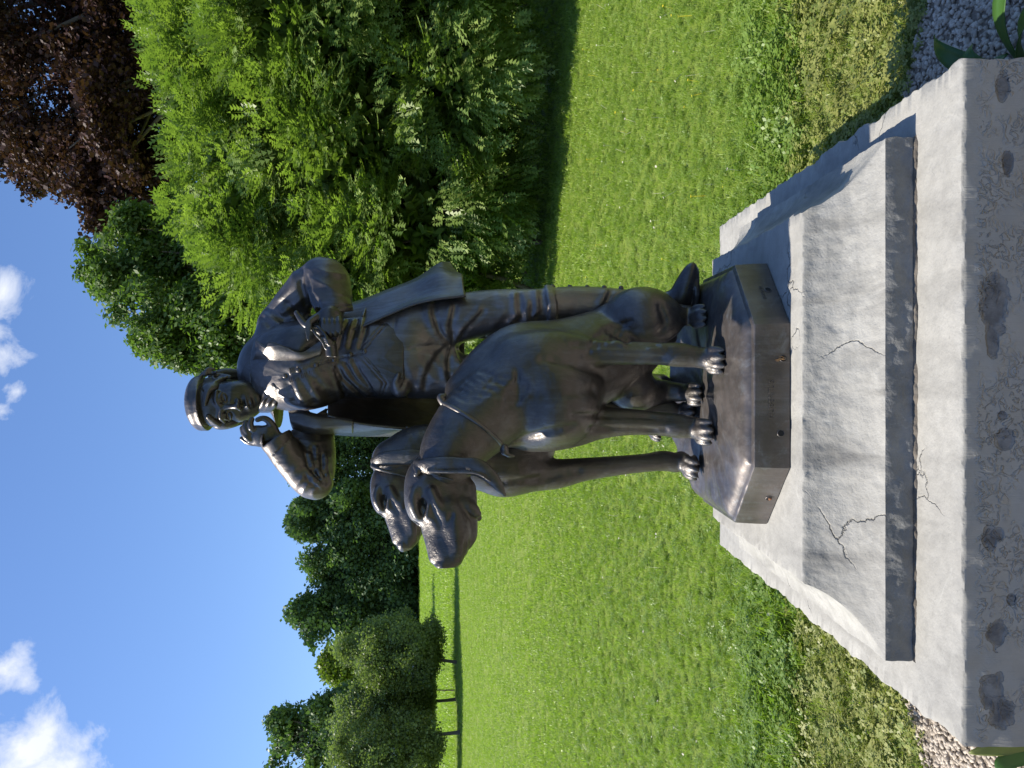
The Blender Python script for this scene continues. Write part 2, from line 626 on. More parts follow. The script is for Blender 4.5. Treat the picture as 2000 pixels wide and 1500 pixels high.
# boots
for (dx, dd, dy) in ((0, 0, 0), (-150, .15, -55)):
    pts = [(900, 1268, 2.48, 25), (903, 1305, 2.475, 25), (918, 1328, 2.46, 25), (945, 1340, 2.44, 21), (968, 1348, 2.425, 15), (979, 1352, 2.42, 9)]
    if dx: pts = [(748, 1240, 2.62, 22), (746, 1262, 2.62, 23), (742, 1276, 2.58, 23), (730, 1290, 2.52, 21), (724, 1297, 2.49, 17)]
    body.chain([T(*p) for p in pts], .018)
z0 = W(940, 1359, 2.44).z
body.field(W(860, 1400, 2.3), W(1010, 1300, 2.6), lambda x, y, z: np.maximum(np.maximum(np.hypot((x - W(938, 1, 2.45).x) * .75, (y - 2.45) * 1.25) - .052, z - z0 - .010), z0 - .006 - z), 'add', .004)
body.field(W(840, 1420, 2.2), W(1012, 1358, 2.7), lambda x, y, z: (z - z0 + .008) + 0 * x + 0 * y, 'sub', 0)

# ---- hands, in finer clay
hr = Clay(W(610, 565, 2.46) - V3((0, .14, 0)), W(705, 455, 2.36) + V3((0, .12, 0)), .0022)
hd = 2.40
hr.chain([T(640, 552, hd, 14), T(645, 536, hd, 15), T(647, 522, hd, 19), T(648, 508, hd, 22), T(650, 500, hd, 20)], .006, flat=((.3, 1, 0), 1.5))
hr.ell(W(660, 522, hd - .008), (.016, .014, .020), k=.008)
hr.chain([T(652, 540, hd, 8), T(668, 533, hd - .005, 7.5), T(680, 522, hd - .012, 6.5), T(683, 512, hd - .016, 5.5), T(680, 503, hd - .02, 5)], .006)
for k, (u0, v0, pts) in enumerate(((640, 503, [(634, 495, .0, 5.5), (637, 483, .0, 5), (644, 472, .0, 4)]),
                                   (645, 500, [(643, 488, -.012, 7.2), (652, 478, -.016, 6.6), (663, 474, -.012, 6)]),
                                   (652, 500, [(653, 487, -.014, 7.4), (663, 480, -.018, 6.8), (674, 480, -.012, 6)]),
                                   (660, 504, [(662, 493, -.018, 7), (672, 489, -.022, 6.2), (681, 492, -.016, 5.2)]))):
    hr.chain([T(u0, v0 + 3, hd + .004, 7)] + [T(a, b, hd + c, r) for a, b, c, r in pts], .0035)
hr.folds(W(646, 520, 2.38), (.03, .04, .03), (1, 0, .3), .0008, 300, None, 1)

hl = Clay(W(815, 700, 2.36) - V3((0, .07, 0)), W(912, 570, 2.36) + V3((0, .1, 0)), .0022)
hl.chain([T(900, 655, 2.37, 20), T(888, 650, 2.345, 22), T(878, 645, 2.33, 25)], .006, flat=((.2, 1, 0), 1.5))
for k, (v0, v1, u1) in enumerate(((631, 636, 852), (641, 645, 847), (651, 654, 848), (661, 664, 852))):
    hl.chain([T(882, v0, 2.325, 6.8), T(870, v0 + 1, 2.305, 7), T(858, (v0 + v1) / 2, 2.298, 6.2), T(u1 - 1, v1, 2.306, 5.6), T(u1 - 2, v1 + 3, 2.325, 4.8)], .0025)
hl.chain([T(884, 628, 2.33, 9), T(876, 613, 2.312, 8), T(868, 604, 2.30, 7), T(855, 601, 2.29, 6), T(838, 601, 2.285, 5.6)], .005)
hl.line([W(840, 601 - 3, 2.276), W(836, 601, 2.274)], .0016, .001)

# ---- head
HO = W(717, 441, 2.48)
HR = (Matrix.Rotation(math.radians(-9), 3, 'Y') @ Matrix.Rotation(math.radians(-16), 3, 'Z') @ Matrix.Rotation(math.radians(17), 3, 'X'))


def hp(x, y, z):
    return HO + HR @ V3((x, y, z))


head = Clay(HO - V3((.13, .16, .19)), HO + V3((.13, .15, .15)), .0024)
HC = lambda pts, k=.01, mode='add', c=None: (c or head).chain([(hp(*p[:3]), p[3]) for p in pts], k, mode)
HE = lambda c, r, k=.01, mode='add', cl=None: (cl or head).ell(hp(*c), r, HR, k, mode)
HE((0, .010, .035), (.074, .094, .085), .0)
HE((0, -.028, -.032), (.062, .060, .078), .03)
HE((0, -.050, -.080), (.040, .036, .032), .03)
HE((0, -.072, -.100), (.019, .016, .015), .018)
for s in (-1, 1):
    HE((s * .037, -.050, -.034), (.027, .030, .030), .02)
    HE((s * .034, -.045, -.066), (.024, .030, .028), .02)
    HE((s * .031, -.094, .002), (.018, .015, .0125), .014, 'sub')
    HE((s * .031, -.0725, .000), (.0138, .0138, .0125), .003)
    HC([(s * .015, -.083, -.002, .0026), (s * .024, -.0885, .006, .003), (s * .034, -.088, .0075, .003), (s * .048, -.077, .000, .0024)], .003)
    HC([(s * .015, -.083, -.003, .002), (s * .026, -.0865, -.008, .0026), (s * .038, -.084, -.008, .0026), (s * .048, -.077, -.001, .002)], .003)
    HC([(s * .012, -.086, .016, .005), (s * .030, -.0865, .021, .0065), (s * .052, -.070, .014, .005)], .012)
    HE((s * .0125, -.0955, -.041), (.0085, .011, .0075), .005)
    HE((s * .031, -.0868, .0005), (.0042, .002, .0042), .002, 'sub')
HC([(0, -.083, .014, .0075), (0, -.095, -.014, .0075), (0, -.110, -.036, .0095)], .010)
HE((.0068, -.104, -.0475), (.0035, .005, .0032), .002, 'sub')
HE((-.0068, -.104, -.0475), (.0035, .005, .0032), .002, 'sub')
HE((0, -.073, -.068), (.027, .019, .020), .012)
HC([(-.022, -.082, -.0695, .0028), (-.009, -.0935, -.0640, .0045), (0, -.0935, -.0655, .0042), (.009, -.0935, -.0640, .0045), (.022, -.082, -.0695, .0028)], .004)
HC([(-.019, -.083, -.0745, .0030), (0, -.0925, -.0785, .0058), (.019, -.083, -.0745, .0030)], .004)
HC([(-.021, -.086, -.0705, .0006), (-.010, -.098, -.0702, .0020), (0, -.0985, -.0712, .0020), (.010, -.098, -.0702, .0020), (.021, -.086, -.0705, .0006)], .003, 'sub')
HC([(-.012, -.094, -.087, .003), (.012, -.094, -.087, .003)], .009, 'sub')
for s in (-1, 1):
    HC([(s * .074, -.004, .012, .0045), (s * .083, .010, .020, .005), (s * .085, .022, .006, .005), (s * .080, .018, -.014, .005), (s * .073, .002, -.032, .006)], .004)
    HE((s * .074, .008, -.006), (.008, .016, .022), .006)
    HE((s * .083, .002, -.004), (.006, .008, .013), .004, 'sub')
# neck
head.chain([(HO + V3((.0, .02, -.05)), .052), T(738, 515, 2.50, 34), T(748, 560, 2.52, 38)], .02)

boy = clay_mesh('boy', [body, hr, hl, head], M_SKIN, GROUP, 1)
boy.data.materials.append(M_TROUSER_LIT)
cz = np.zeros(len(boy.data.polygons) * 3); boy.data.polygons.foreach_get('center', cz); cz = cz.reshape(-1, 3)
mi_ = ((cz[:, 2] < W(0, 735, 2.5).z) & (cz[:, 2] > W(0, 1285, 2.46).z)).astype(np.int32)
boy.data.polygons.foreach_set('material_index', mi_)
tag(boy, 'bronze boy cupping one hand beside his cheek')

# ---- hair (under the cap)
hair = Clay(HO - V3((.14, .15, .13)), HO + V3((.14, .15, .14)), .0024)
HE((0, .028, .030), (.081, .084, .088), 0, 'add', hair)
hair.field(HO - V3((.2, .2, .2)), HO + V3((.2, .2, .2)), lambda x, y, z: -(((x - HO.x) * HR[0][1] + (y - HO.y) * HR[1][1] + (z - HO.z) * HR[2][1]) + .012), 'and')
HE((-.060, -.030, .012), (.022, .046, .046), .012, 'add', hair)
HE((.060, -.024, .030), (.018, .042, .030), .012, 'add', hair)
for i in range(9):
    f = i / 8
    HC([(-.018 - .030 * f, -.080 + .022 * f, .056 - .006 * f, .008), (-.050 - .018 * f, -.066 + .016 * f, .036 - .022 * f, .0095), (-.070 - .002 * f, -.038 + .02 * f, .010 - .036 * f, .011), (-.071, -.016 + .026 * f, -.028 - .030 * f, .008)], .003, 'add', hair)
for i in range(7):
    f = i / 6
    HC([(.022 + .02 * f, -.084 + .016 * f, .056, .005), (.052 + .008 * f, -.070 + .02 * f, .040, .007), (.066, -.040 + .016 * f, .022 - .006 * f, .009), (.073, -.010 + .006 * f, .010 - .020 * f, .007)], .003, 'add', hair)
for i in range(6):
    f = i / 5
    HC([(-.078, .01 + .02 * f, -.010, .010), (-.084, .012 + .02 * f, -.040, .011), (-.070, .02 + .02 * f, -.068, .008)], .004, 'add', hair)
for i in range(8):
    a = -1.2 + i * .34
    HC([(.078 * math.sin(a), .09 + .02 * math.cos(a), .03, .012), (.078 * math.sin(a), .10, -.02, .013), (.066 * math.sin(a), .088, -.07, .009)], .005, 'add', hair)
clay_mesh('hair', [hair], bronze('bronze_hair', rough=.34, fur=.2), boy, 1)

# ---- cap
cap = Clay(HO - V3((.16, .18, .05)), HO + V3((.16, .18, .20)), .0028)
CR = HR @ Matrix.Rotation(math.radians(-14), 3, 'X') @ Matrix.Rotation(math.radians(3), 3, 'Y')
cc = hp(.002, .008, .072)
cp = lambda x, y, z: cc + CR @ V3((x, y, z))
cap.ell(cp(0, .008, .006), (.081, .094, .038), CR, 0)
cap.ell(cp(.004, .018, .010), (.085, .092, .030), CR, .02)
cap.ell(cp(0, .006, -.006), (.0835, .097, .012), CR, .010)
cap.ell(cp(0, -.012, -.012), (.076, .088, .006), CR, .006)
cap.chain([(cp(.088, .02, -.004), .006), (cp(.098, .026, -.022), .008), (cp(.094, .03, -.044), .007), (cp(.098, .02, -.058), .005)], .004)
cap.chain([(cp(.094, .022, -.024), .007), (cp(.108, .03, -.030), .006), (cp(.106, .034, -.05), .004)], .003)
clay_mesh('cap', [cap], M_CLOTH, boy, 1)

# ---- waistcoat
wc = Clay(W(700, 800, 2.5) - V3((.02, .25, 0)), W(905, 505, 2.5) + V3((.02, .2, 0)), .0032)
wc.chain([T(804, 790, 2.485, 82), T(803, 750, 2.48, 82), T(803, 705, 2.485, 79), T(799, 655, 2.485, 77), T(789, 605, 2.47, 88), T(782, 565, 2.49, 84), T(772, 532, 2.51, 56)], .02, flat=((0, 1, 0), 1.28))
wc.ell(W(758, 602, 2.425), (.088, .078, .085), k=.02)
wc.ell(W(820, 600, 2.42), (.075, .06, .085), k=.03)
hem = pline([700, 719, 753, 811, 864, 900], [745, 753, 764, 716, 760, 752])
wc.field(W(690, 830, 2.7), W(930, 700, 2.2) + V3((0, .6, 0)), lambda x, y, z: (hem(uv_of(x, y, z)[0]) - uv_of(x, y, z)[1]) * y / 1500, 'sub', .003)
btn = [(764, 540), (766, 557), (777, 583), (787, 617), (797, 652), (808, 684), (814, 712)]
# closing edge and pressed folds drawn to the side
fl(wc, [(757, 538), (770, 570), (789, 625), (803, 672), (811, 712)], .003, .003)
for a, w in (([(786, 648), (760, 662), (735, 690), (722, 705)], .006), ([(790, 665), (765, 682), (742, 704), (727, 716)], .0065), ([(796, 682), (770, 695), (745, 712), (728, 722)], .006),
             ([(778, 645), (755, 655), (735, 662), (722, 664)], .005), ([(822, 655), (850, 660), (875, 672)], .006), ([(822, 675), (850, 682), (875, 690)], .006), ([(822, 695), (850, 704), (880, 708)], .006)):
    fl(wc, a, w, .012, 'add', -.002)
    fl(wc, [(u, v + 9) for u, v in a], w * .8, .01, 'sub')
for a in ([(770, 600), (748, 622), (722, 645)], [(775, 575), (750, 590), (712, 612)], [(800, 590), (822, 610), (850, 640)], [(765, 560), (740, 563), (716, 575)]):
    fl(wc, a, .006, .03, 'sub')
for off in (7, 14):   # raised hem lines
    pts = [(722, 753 - off), (752, 763 - off), (811 - .001, 716 - off * 1.4), (864, 759 - off), (880, 757 - off)]
    fl(wc, pts[:3], .0020, .002); fl(wc, pts[2:], .0020, .002)
wcm = clay_mesh('waistcoat', [wc], M_CLOTH, boy, 1)


def small_mesh(name, clay_items, mat, parent, h=.0015):
    """a little mesh from tubes and balls"""
    lo = np.min([np.array(p) - r for p, r in clay_items], 0) - 4 * h
    hi = np.max([np.array(p) + r for p, r in clay_items], 0) + 4 * h
    c = Clay(lo, hi, h)
    return c


def lump_mesh(p, rx, ry, rz, seg=10):
    vs, fs = [], []
    for i in range(seg // 2 + 1):
        th = math.pi * i / (seg // 2)
        for j in range(seg):
            ph = 2 * math.pi * j / seg
            vs.append((rx * math.sin(th) * math.cos(ph), ry * math.sin(th) * math.sin(ph), rz * math.cos(th)))
    for i in range(seg // 2):
        for j in range(seg):
            a, b = i * seg + j, i * seg + (j + 1) % seg
            fs.append((a, a + seg, b + seg, b))
    return np_mesh('lump', vs, fs)


bt_me = lump_mesh(None, .0085, .005, .0085, 12)
bt_me.name = 'button'
bt_me.materials.append(M_CLOTH)
for u, v in btn[1:]:
    p = front(wc, u, v)
    if p is None: continue
    o = bpy.data.objects.new('button', bt_me); COL.objects.link(o); o.parent = wcm
    o.matrix_parent_inverse = Matrix.Translation(-abs_loc(wcm)); o.location = p + V3((0, -.002, 0))
    for f in (bt_me,): f.polygons.foreach_set('use_smooth', np.ones(len(f.polygons), bool))
# corded edging: fine ribs beside the buttons and on the points of the hem
rv, rf = [], []


def rib(p, q, w=.0016):
    p, q = V3(p), V3(q)
    t = (q - p); n = t.cross(V3((0, 1, 0))).normalized() * w
    b = V3((0, -.003, 0))
    i = len(rv)
    for a in (p, q):
        rv.extend([a - n, a + b, a + n])
    rf.extend([(i, i + 1, i + 4, i + 3), (i + 1, i + 2, i + 5, i + 4)])


for pts in ([(757, 566), (772, 608), (787, 658), (799, 700)], [(775, 566), (786, 600), (796, 638), (808, 672)]):
    for i in range(len(pts) - 1):
        (u0, v0), (u1, v1) = pts[i], pts[i + 1]
        n = 13
        for k in range(n):
            t = k / n
            u, v = u0 + (u1 - u0) * t, v0 + (v1 - v0) * t
            a, b = front(wc, u - 4.5, v + 1), front(wc, u + 4.5, v - 1)
            if a and b and abs(a.y - b.y) < .02: rib(a, b)
for (u0, v0), (u1, v1) in (((800, 718), (758, 752)), ((822, 716), (858, 745))):
    for k in range(17):
        t = k / 17
        u, v = u0 + (u1 - u0) * t, v0 + (v1 - v0) * t
        sgn = 1 if u1 > u0 else -1
        a, b = front(wc, u - 2.5 * sgn, v - 3.5), front(wc, u + 2.5 * sgn, v + 3.5)
        if a is None or b is None:
            a, b = front(wc, u - 2.5 * sgn, v - 9), front(wc, u + 2.5 * sgn, v - 3)
        if a and b and abs(a.y - b.y) < .02: rib(a, b)
tag(link_mesh('corded_edging', np_mesh('corded_edging', rv, rf), M_CLOTH, wcm, smooth=False), kind='stuff')

# ---- neckerchief and stand collar
nk = Clay(W(680, 580, 2.5) - V3((0, .16, 0)), W(815, 478, 2.5) + V3((0, .14, 0)), .0026)
for (v, w, dd) in ((508, 7.5, 0), (518, 8, .004), (528, 8, .006)):
    nk.chain([T(703, v, 2.46, w), T(716, v + 9, 2.43, w), T(738, v + 13, 2.42, w), T(760, v + 6, 2.43, w), T(774, v - 8, 2.46, w), T(768, v - 16, 2.54, w), T(715, v - 16, 2.55, w), T(702, v - 8, 2.50, w), T(703, v, 2.46, w)], .004)
nk.ell(W(752, 534, 2.395), (.016, .012, .015), k=.006)
nk.chain([T(748, 538, 2.39, 6), T(741, 550, 2.395, 9), T(733, 561, 2.41, 6)], .005)
nk.chain([T(754, 540, 2.39, 6), T(761, 551, 2.40, 8), T(766, 561, 2.41, 5)], .005)
nk.folds(W(735, 530, 2.41), (.07, .07, .07), (.5, 0, 1), .004, 170, (1, 0, 0), 2.0)
clay_mesh('neckerchief', [nk], M_SKIN, boy, 1)

# ---- long coat: shoulders, sleeves and back
jk = Clay(W(515, 720, 2.5) - V3((0, .32, 0)), W(1005, 470, 2.5) + V3((.02, .28, .02)), .0036)
jk.chain([T(812, 760, 2.53, 96), T(806, 700, 2.52, 90), T(796, 640, 2.52, 88), T(786, 590, 2.52, 96), T(778, 550, 2.53, 84)], .02, flat=((0, 1, 0), 1.22))
jk.chain([T(690, 577, 2.53, 38), T(730, 556, 2.54, 34), T(780, 535, 2.55, 32), T(830, 532, 2.54, 33), T(864, 542, 2.53, 36)], .02)
uR = pline([480, 510, 560, 600, 640, 690, 755, 800], [800, 812, 806, 806, 828, 858, 885, 906])
uL = pline([480, 540, 560, 600, 650, 700, 800], [745, 712, 704, 700, 704, 716, 716])


def openf(x, y, z):
    u, v = uv_of(x, y, z)
    d = np.maximum(np.maximum((u - uR(v)), (uL(v) - u)) * y / 1500, y - 2.60)
    return d


jk.field(W(600, 900, 2.0), W(950, 440, 2.2) + V3((0, .9, 0)), openf, 'sub', .008)
jk.field(W(500, 900, 2.0) - V3((.2, 0, 0)), W(1100, 700, 2.9) + V3((.2, 0, 0)), lambda x, y, z: ((W(0, 712, 2.5).z - z) + 0 * x + 0 * y), 'sub', .004)
jk.ell(W(846, 575, 2.35), (.040, .085, .095), k=.012, mode='sub')
jk.chain([T(748, 520, 2.57, 13), T(785, 508, 2.53, 13), T(803, 506, 2.47, 12), T(808, 512, 2.42, 10)], .01)
jk.chain([T(718, 537, 2.50, 12), T(700, 550, 2.49, 17), T(682, 565, 2.49, 24), T(668, 585, 2.51, 30)], .015)
# arm towards the frame's left: upper arm, elbow, forearm raised to the cheek
jk.chain([T(690, 580, 2.54, 40), T(665, 600, 2.53, 46), T(625, 610, 2.50, 44), T(585, 614, 2.46, 40), T(560, 617, 2.43, 33)], .025)
jk.chain([T(553, 617, 2.43, 26), T(563, 602, 2.42, 32), T(588, 580, 2.41, 32), T(612, 560, 2.405, 31), T(633, 546, 2.40, 31), T(640, 541, 2.40, 32)], .02)
jk.chain([T(644, 538, 2.40, 15), T(660, 524, 2.395, 15)], .006, 'sub')
cu = (W(641, 541, 2.40) - W(620, 556, 2.40)).normalized()
jk.field(W(600, 590, 2.2), W(700, 480, 2.2) + V3((0, .4, 0)), lambda x, y, z: -((x - W(643, 539, 2.4).x) * cu.x + (z - W(643, 539, 2.4).z) * cu.z + 0 * y), 'sub', .003)
jk.chain([T(646, 537, 2.40, 20), T(635, 546, 2.40, 20)], .004, 'sub')
# arm towards the frame's right: out to the elbow and back to the chest
jk.chain([T(864, 543, 2.53, 36), T(888, 560, 2.53, 37), T(918, 580, 2.50, 36), T(945, 602, 2.47, 35), T(957, 622, 2.45, 33)], .02)
jk.chain([T(962, 628, 2.44, 36), T(952, 640, 2.43, 42), T(928, 645, 2.41, 42), T(905, 651, 2.385, 36), T(893, 656, 2.37, 34)], .018)
cl2 = pline([600, 625, 660, 700], [905, 896, 889, 893])
jk.field(W(840, 720, 2.2), W(915, 590, 2.2) + V3((0, .26, 0)), lambda x, y, z: np.maximum((uv_of(x, y, z)[0] - cl2(uv_of(x, y, z)[1])) * y / 1500, y - 2.44), 'sub', .003)
jk.chain([T(880, 656, 2.36, 25), T(900, 655, 2.375, 26), T(912, 652, 2.385, 20)], .004, 'sub')
# folds on the sleeves
jk.folds(W(575, 612, 2.40), (.10, .13, .07), (.3, 0, 1), .006, 80, (1, 0, 0), .5, .8)
jk.folds(W(630, 615, 2.44), (.09, .1, .08), (1, 0, .3), .004, 60, (0, 0, 1), 1.7)
jk.folds(W(605, 565, 2.36), (.07, .08, .06), (.6, 0, .8), .003, 60, (1, 0, 0), 1.2)
jk.folds(W(935, 640, 2.36), (.11, .14, .09), (1, 0, -.25), .006, 62, (0, 0, 1), 2.2, .8)
jk.folds(W(925, 565, 2.44), (.12, .13, .10), (.6, 0, .8), .007, 55, (1, 0, -.6), .9)
for a in ([(960, 600), (930, 605), (897, 622)], [(975, 590), (940, 588), (905, 597)]):
    fl(jk, a, .008, .014, 'sub')
for a in ([(558, 630), (575, 618), (600, 612), (625, 610)], [(556, 638), (580, 630), (612, 628)], [(566, 622), (590, 603), (612, 596)], [(548, 622), (560, 606), (572, 597)]):
    fl(jk, a, .006, .01, 'sub')
    fl(jk, [(u, v + 8) for u, v in a], .005, .012, 'add', -.001)
for a in ([(880, 510), (850, 545), (845, 575)], [(895, 520), (872, 560), (860, 600)], [(905, 560), (880, 590), (872, 622)]):
    fl(jk, a, .008, .02, 'sub')
# seam and cuff lines
fl(jk, [(610, 532), (632, 556), (652, 577)], .0026, .002)
fl(jk, [(905, 622), (900, 655), (903, 688)], .0026, .002)
coat = clay_mesh('coat', [jk], M_CLOTH, boy, 1)

rip = lambda a, b, f1, f2: (lambda u, v: a * np.sin(u * f1 + 1.3 * np.sin(v * 3)) * (.25 + v) + b * np.sin(v * f2 + u * 5))
# lapels
sheet('lapel', [[W(836, 500, 2.385), W(820, 500, 2.375), W(803, 495, 2.40), W(793, 488, 2.44)],
                [W(822, 519, 2.350), W(812, 524, 2.358), W(800, 528, 2.375), W(790, 530, 2.40)],
                [W(832, 528, 2.335), W(816, 535, 2.340), W(800, 542, 2.362), W(791, 546, 2.39)],
                [W(822, 560, 2.335), W(812, 562, 2.338), W(800, 568, 2.352), W(793, 570, 2.375)],
                [W(812, 590, 2.340), W(807, 592, 2.342), W(801, 596, 2.350), W(797, 598, 2.368)],
                [W(838, 634, 2.37), W(824, 632, 2.350), W(812, 628, 2.352), W(805, 624, 2.366)]], M_CLOTH, coat, .007, 20, 40)
sheet('lapel', [[W(696, 563, 2.42), W(690, 565, 2.40), W(676, 568, 2.40), W(664, 572, 2.44)],
                [W(697, 590, 2.415), W(688, 592, 2.388), W(668, 595, 2.39), W(656, 600, 2.43)],
                [W(690, 620, 2.41), W(681, 622, 2.385), W(664, 624, 2.39), W(653, 625, 2.43)],
                [W(684, 660, 2.405), W(677, 660, 2.39), W(665, 660, 2.40), W(655, 660, 2.44)],
                [W(679, 690, 2.405), W(673, 690, 2.395), W(664, 690, 2.41), W(655, 690, 2.45)]], M_CLOTH, coat, .007, 20, 40)
# skirts of the coat, wrapped round the back
sk = []
for v, pts in ((640, [(690, 2.40), (657, 2.46), (668, 2.60), (740, 2.68), (830, 2.68), (900, 2.60), (893, 2.50), (850, 2.41)]),
               (690, [(679, 2.40), (655, 2.46), (664, 2.62), (740, 2.70), (840, 2.70), (908, 2.62), (900, 2.52), (856, 2.41)]),
               (755, [(671, 2.41), (654, 2.47), (662, 2.64), (740, 2.72), (850, 2.72), (930, 2.63), (920, 2.52), (882, 2.40)]),
               (810, [(666, 2.43), (654, 2.50), (664, 2.66), (740, 2.74), (860, 2.74), (952, 2.64), (938, 2.53), (906, 2.39)]),
               (860, [(668, 2.46), (658, 2.52), (670, 2.68), (740, 2.76), (870, 2.75), (984, 2.65), (962, 2.52), (921, 2.38)]),
               (905, [(675, 2.50), (666, 2.55), (680, 2.70), (750, 2.76), (880, 2.74), (986, 2.66), (960, 2.53), (930, 2.38)])):
    dv = [0, 0, 0, 0, 0, -25, -4, 3] if v == 905 else ([0, 0, 0, 0, 0, -4, 0, 0] if v == 860 else [0] * 8)
    sk.append([W(u, v + e, d) for (u, d), e in zip(pts, dv)])
sheet('coat_skirt', sk, M_CLOTH, coat, .008, 110, 60, rip(.010, .003, 30, 7))
for (u, v) in ((666, 718), (663, 796)):
    o = bpy.data.objects.new('button', bt_me); COL.objects.link(o); o.parent = coat
    o.matrix_parent_inverse = Matrix.Translation(-abs_loc(coat)); o.location = W(u, v, 2.425)
for v in (1079, 1113, 1147, 1180, 1213):
    o = bpy.data.objects.new('gaiter_button', bt_me); COL.objects.link(o); o.parent = boy
    o.matrix_parent_inverse = Matrix.Translation(-abs_loc(boy)); o.location = W(940 - (v - 1079) * .02, v, 2.47)

# ---- the short whip in his hand
wh = Clay(W(800, 700, 2.36) - V3((0, .10, 0)), W(900, 560, 2.36) + V3((0, .06, 0)), .0024)
wh.chain([T(889, 579, 2.33, 5), T(876, 588, 2.325, 6.5), T(866, 597, 2.32, 7), T(858, 612, 2.318, 6), T(850, 628, 2.315, 7), T(838, 638, 2.31, 8), T(826, 644, 2.305, 9)], .004)
wh.chain([T(828, 646, 2.305, 11), T(806, 648, 2.30, 11.5)], .002)
wh.chain([T(812, 648, 2.30, 8), T(800, 648, 2.298, 8.5)], .001, 'sub')
wh.chain([T(862, 608, 2.315, 3.2), T(862, 620, 2.300, 3.2), T(852, 631, 2.292, 3), T(840, 640, 2.29, 3), T(828, 652, 2.292, 3)], .0015)
wh.chain([T(866, 600, 2.315, 3), T(856, 611, 2.300, 3), T(846, 618, 2.292, 3), T(834, 629, 2.29, 3), T(820, 636, 2.292, 3)], .0015)
for i in range(3):
    wh.chain([T(842 - i * 5, 626 + i * 3, 2.302, 3), T(838 - i * 5, 638 + i * 2, 2.285, 3), T(830 - i * 4, 650 + i * 2, 2.302, 3)], .0015)
clay_mesh('whip', [wh], M_SKIN, boy, 1)

# ------------------------------------------------------------------ the two hounds
def hound_head(cl, C, XA, YA, ZA, s):
    """C centre of the skull; XA towards the nose, YA towards the viewer's side, ZA up (unit vectors); s scale"""
    P = lambda x, y, z: C + (XA * x + YA * y + ZA * z) * s
    Rm = np.array([[XA[i], YA[i], ZA[i]] for i in range(3)])
    E = lambda c, r, k=.012, mode='add': cl.ell(P(*c), [q * s for q in r], Rm, k * s, mode)
    K = lambda pts, k=.010, mode='add': cl.chain([(P(*p[:3]), p[3] * s) for p in pts], k * s, mode)
    E((0, 0, 0), (.082, .060, .062), 0)
    E((.045, 0, .004), (.060, .050, .050), .02)
    E((.020, 0, -.050), (.080, .044, .052), .03)
    # muzzle: broad and square
    K([(.075, 0, -.022, .044), (.125, 0, -.038, .038), (.165, 0, -.050, .034), (.188, 0, -.056, .026)], .02)
    for q in (-1, 1):
        K([(.070, q * .020, -.056, .040), (.115, q * .022, -.074, .035), (.155, q * .017, -.078, .026), (.178, q * .011, -.076, .017)], .014)   # flews
        K([(.052, q * .026, -.090, .018), (.064, q * .026, -.112, .016), (.074, q * .022, -.126, .009)], .008)                                    # hanging lip corner
        K([(.052, q * .024, -.086, .009), (.060, q * .030, -.110, .010)], .004)
        # brow, socket, eye, bag under the eye
        K([(.028, q * .048, .028, .012), (.058, q * .049, .030, .015), (.084, q * .036, .020, .012)], .010)
        E((.068, q * .056, .005), (.028, .022, .011), .006, 'sub')
        E((.068, q * .034, .006), (.012, .009, .009), .003)
        K([(.044, q * .054, .004, .004), (.062, q * .056, -.008, .0055), (.088, q * .046, -.004, .005)], .008)
        K([(.085, q * .040, -.012, .010), (.110, q * .034, -.028, .010)], .012)
        K([(.030, q * .060, -.012, .009), (.060, q * .056, -.028, .010), (.085, q * .046, -.046, .008)], .014)      # cheekbone
        K([(.085, q * .056, -.064, .001), (.112, q * .060, -.056, .001), (.140, q * .056, -.050, .001)], .014, 'sub')
        # nostril
        E((.212, q * .015, -.048), (.010, .008, .008), .003, 'sub')
        K([(.196, q * .018, -.064, .005), (.206, q * .012, -.060, .005)], .004)
    # nose
    E((.198, 0, -.046), (.020, .026, .019), .004)
    K([(.212, 0, -.050, .002), (.210, 0, -.075, .002)], .003, 'sub')
    # stop between the eyes, ridge of the nose
    E((.090, 0, .014), (.026, .012, .014), .014, 'sub')
    K([(.105, 0, -.004, .014), (.150, 0, -.016, .013), (.180, 0, -.024, .013)], .014)
    # lower jaw and throat
    K([(.010, 0, -.085, .034), (.070, 0, -.098, .026), (.120, 0, -.106, .020), (.142, 0, -.102, .014)], .010)
    K([(.080, .052, -.112, .005), (.115, .050, -.108, .005), (.150, .038, -.102, .005), (.178, .012, -.096, .004)], .004, 'sub')
    K([(.080, -.052, -.112, .005), (.115, -.050, -.108, .005), (.150, -.038, -.102, .005), (.178, -.012, -.096, .004)], .004, 'sub')
    # skin folds
    K([(.000, .052, -.050, .002), (.020, .058, -.075, .002), (.030, .054, -.100, .002)], .012, 'sub')
    K([(-.030, .052, -.040, .003), (-.015, .055, -.080, .003), (.000, .050, -.115, .002)], .014, 'sub')
    return P


def ear(cl, pts, k=.008, flatn=(0, 1, 0), f=2.2):
    cl.chain(pts, k, flat=(flatn, f))


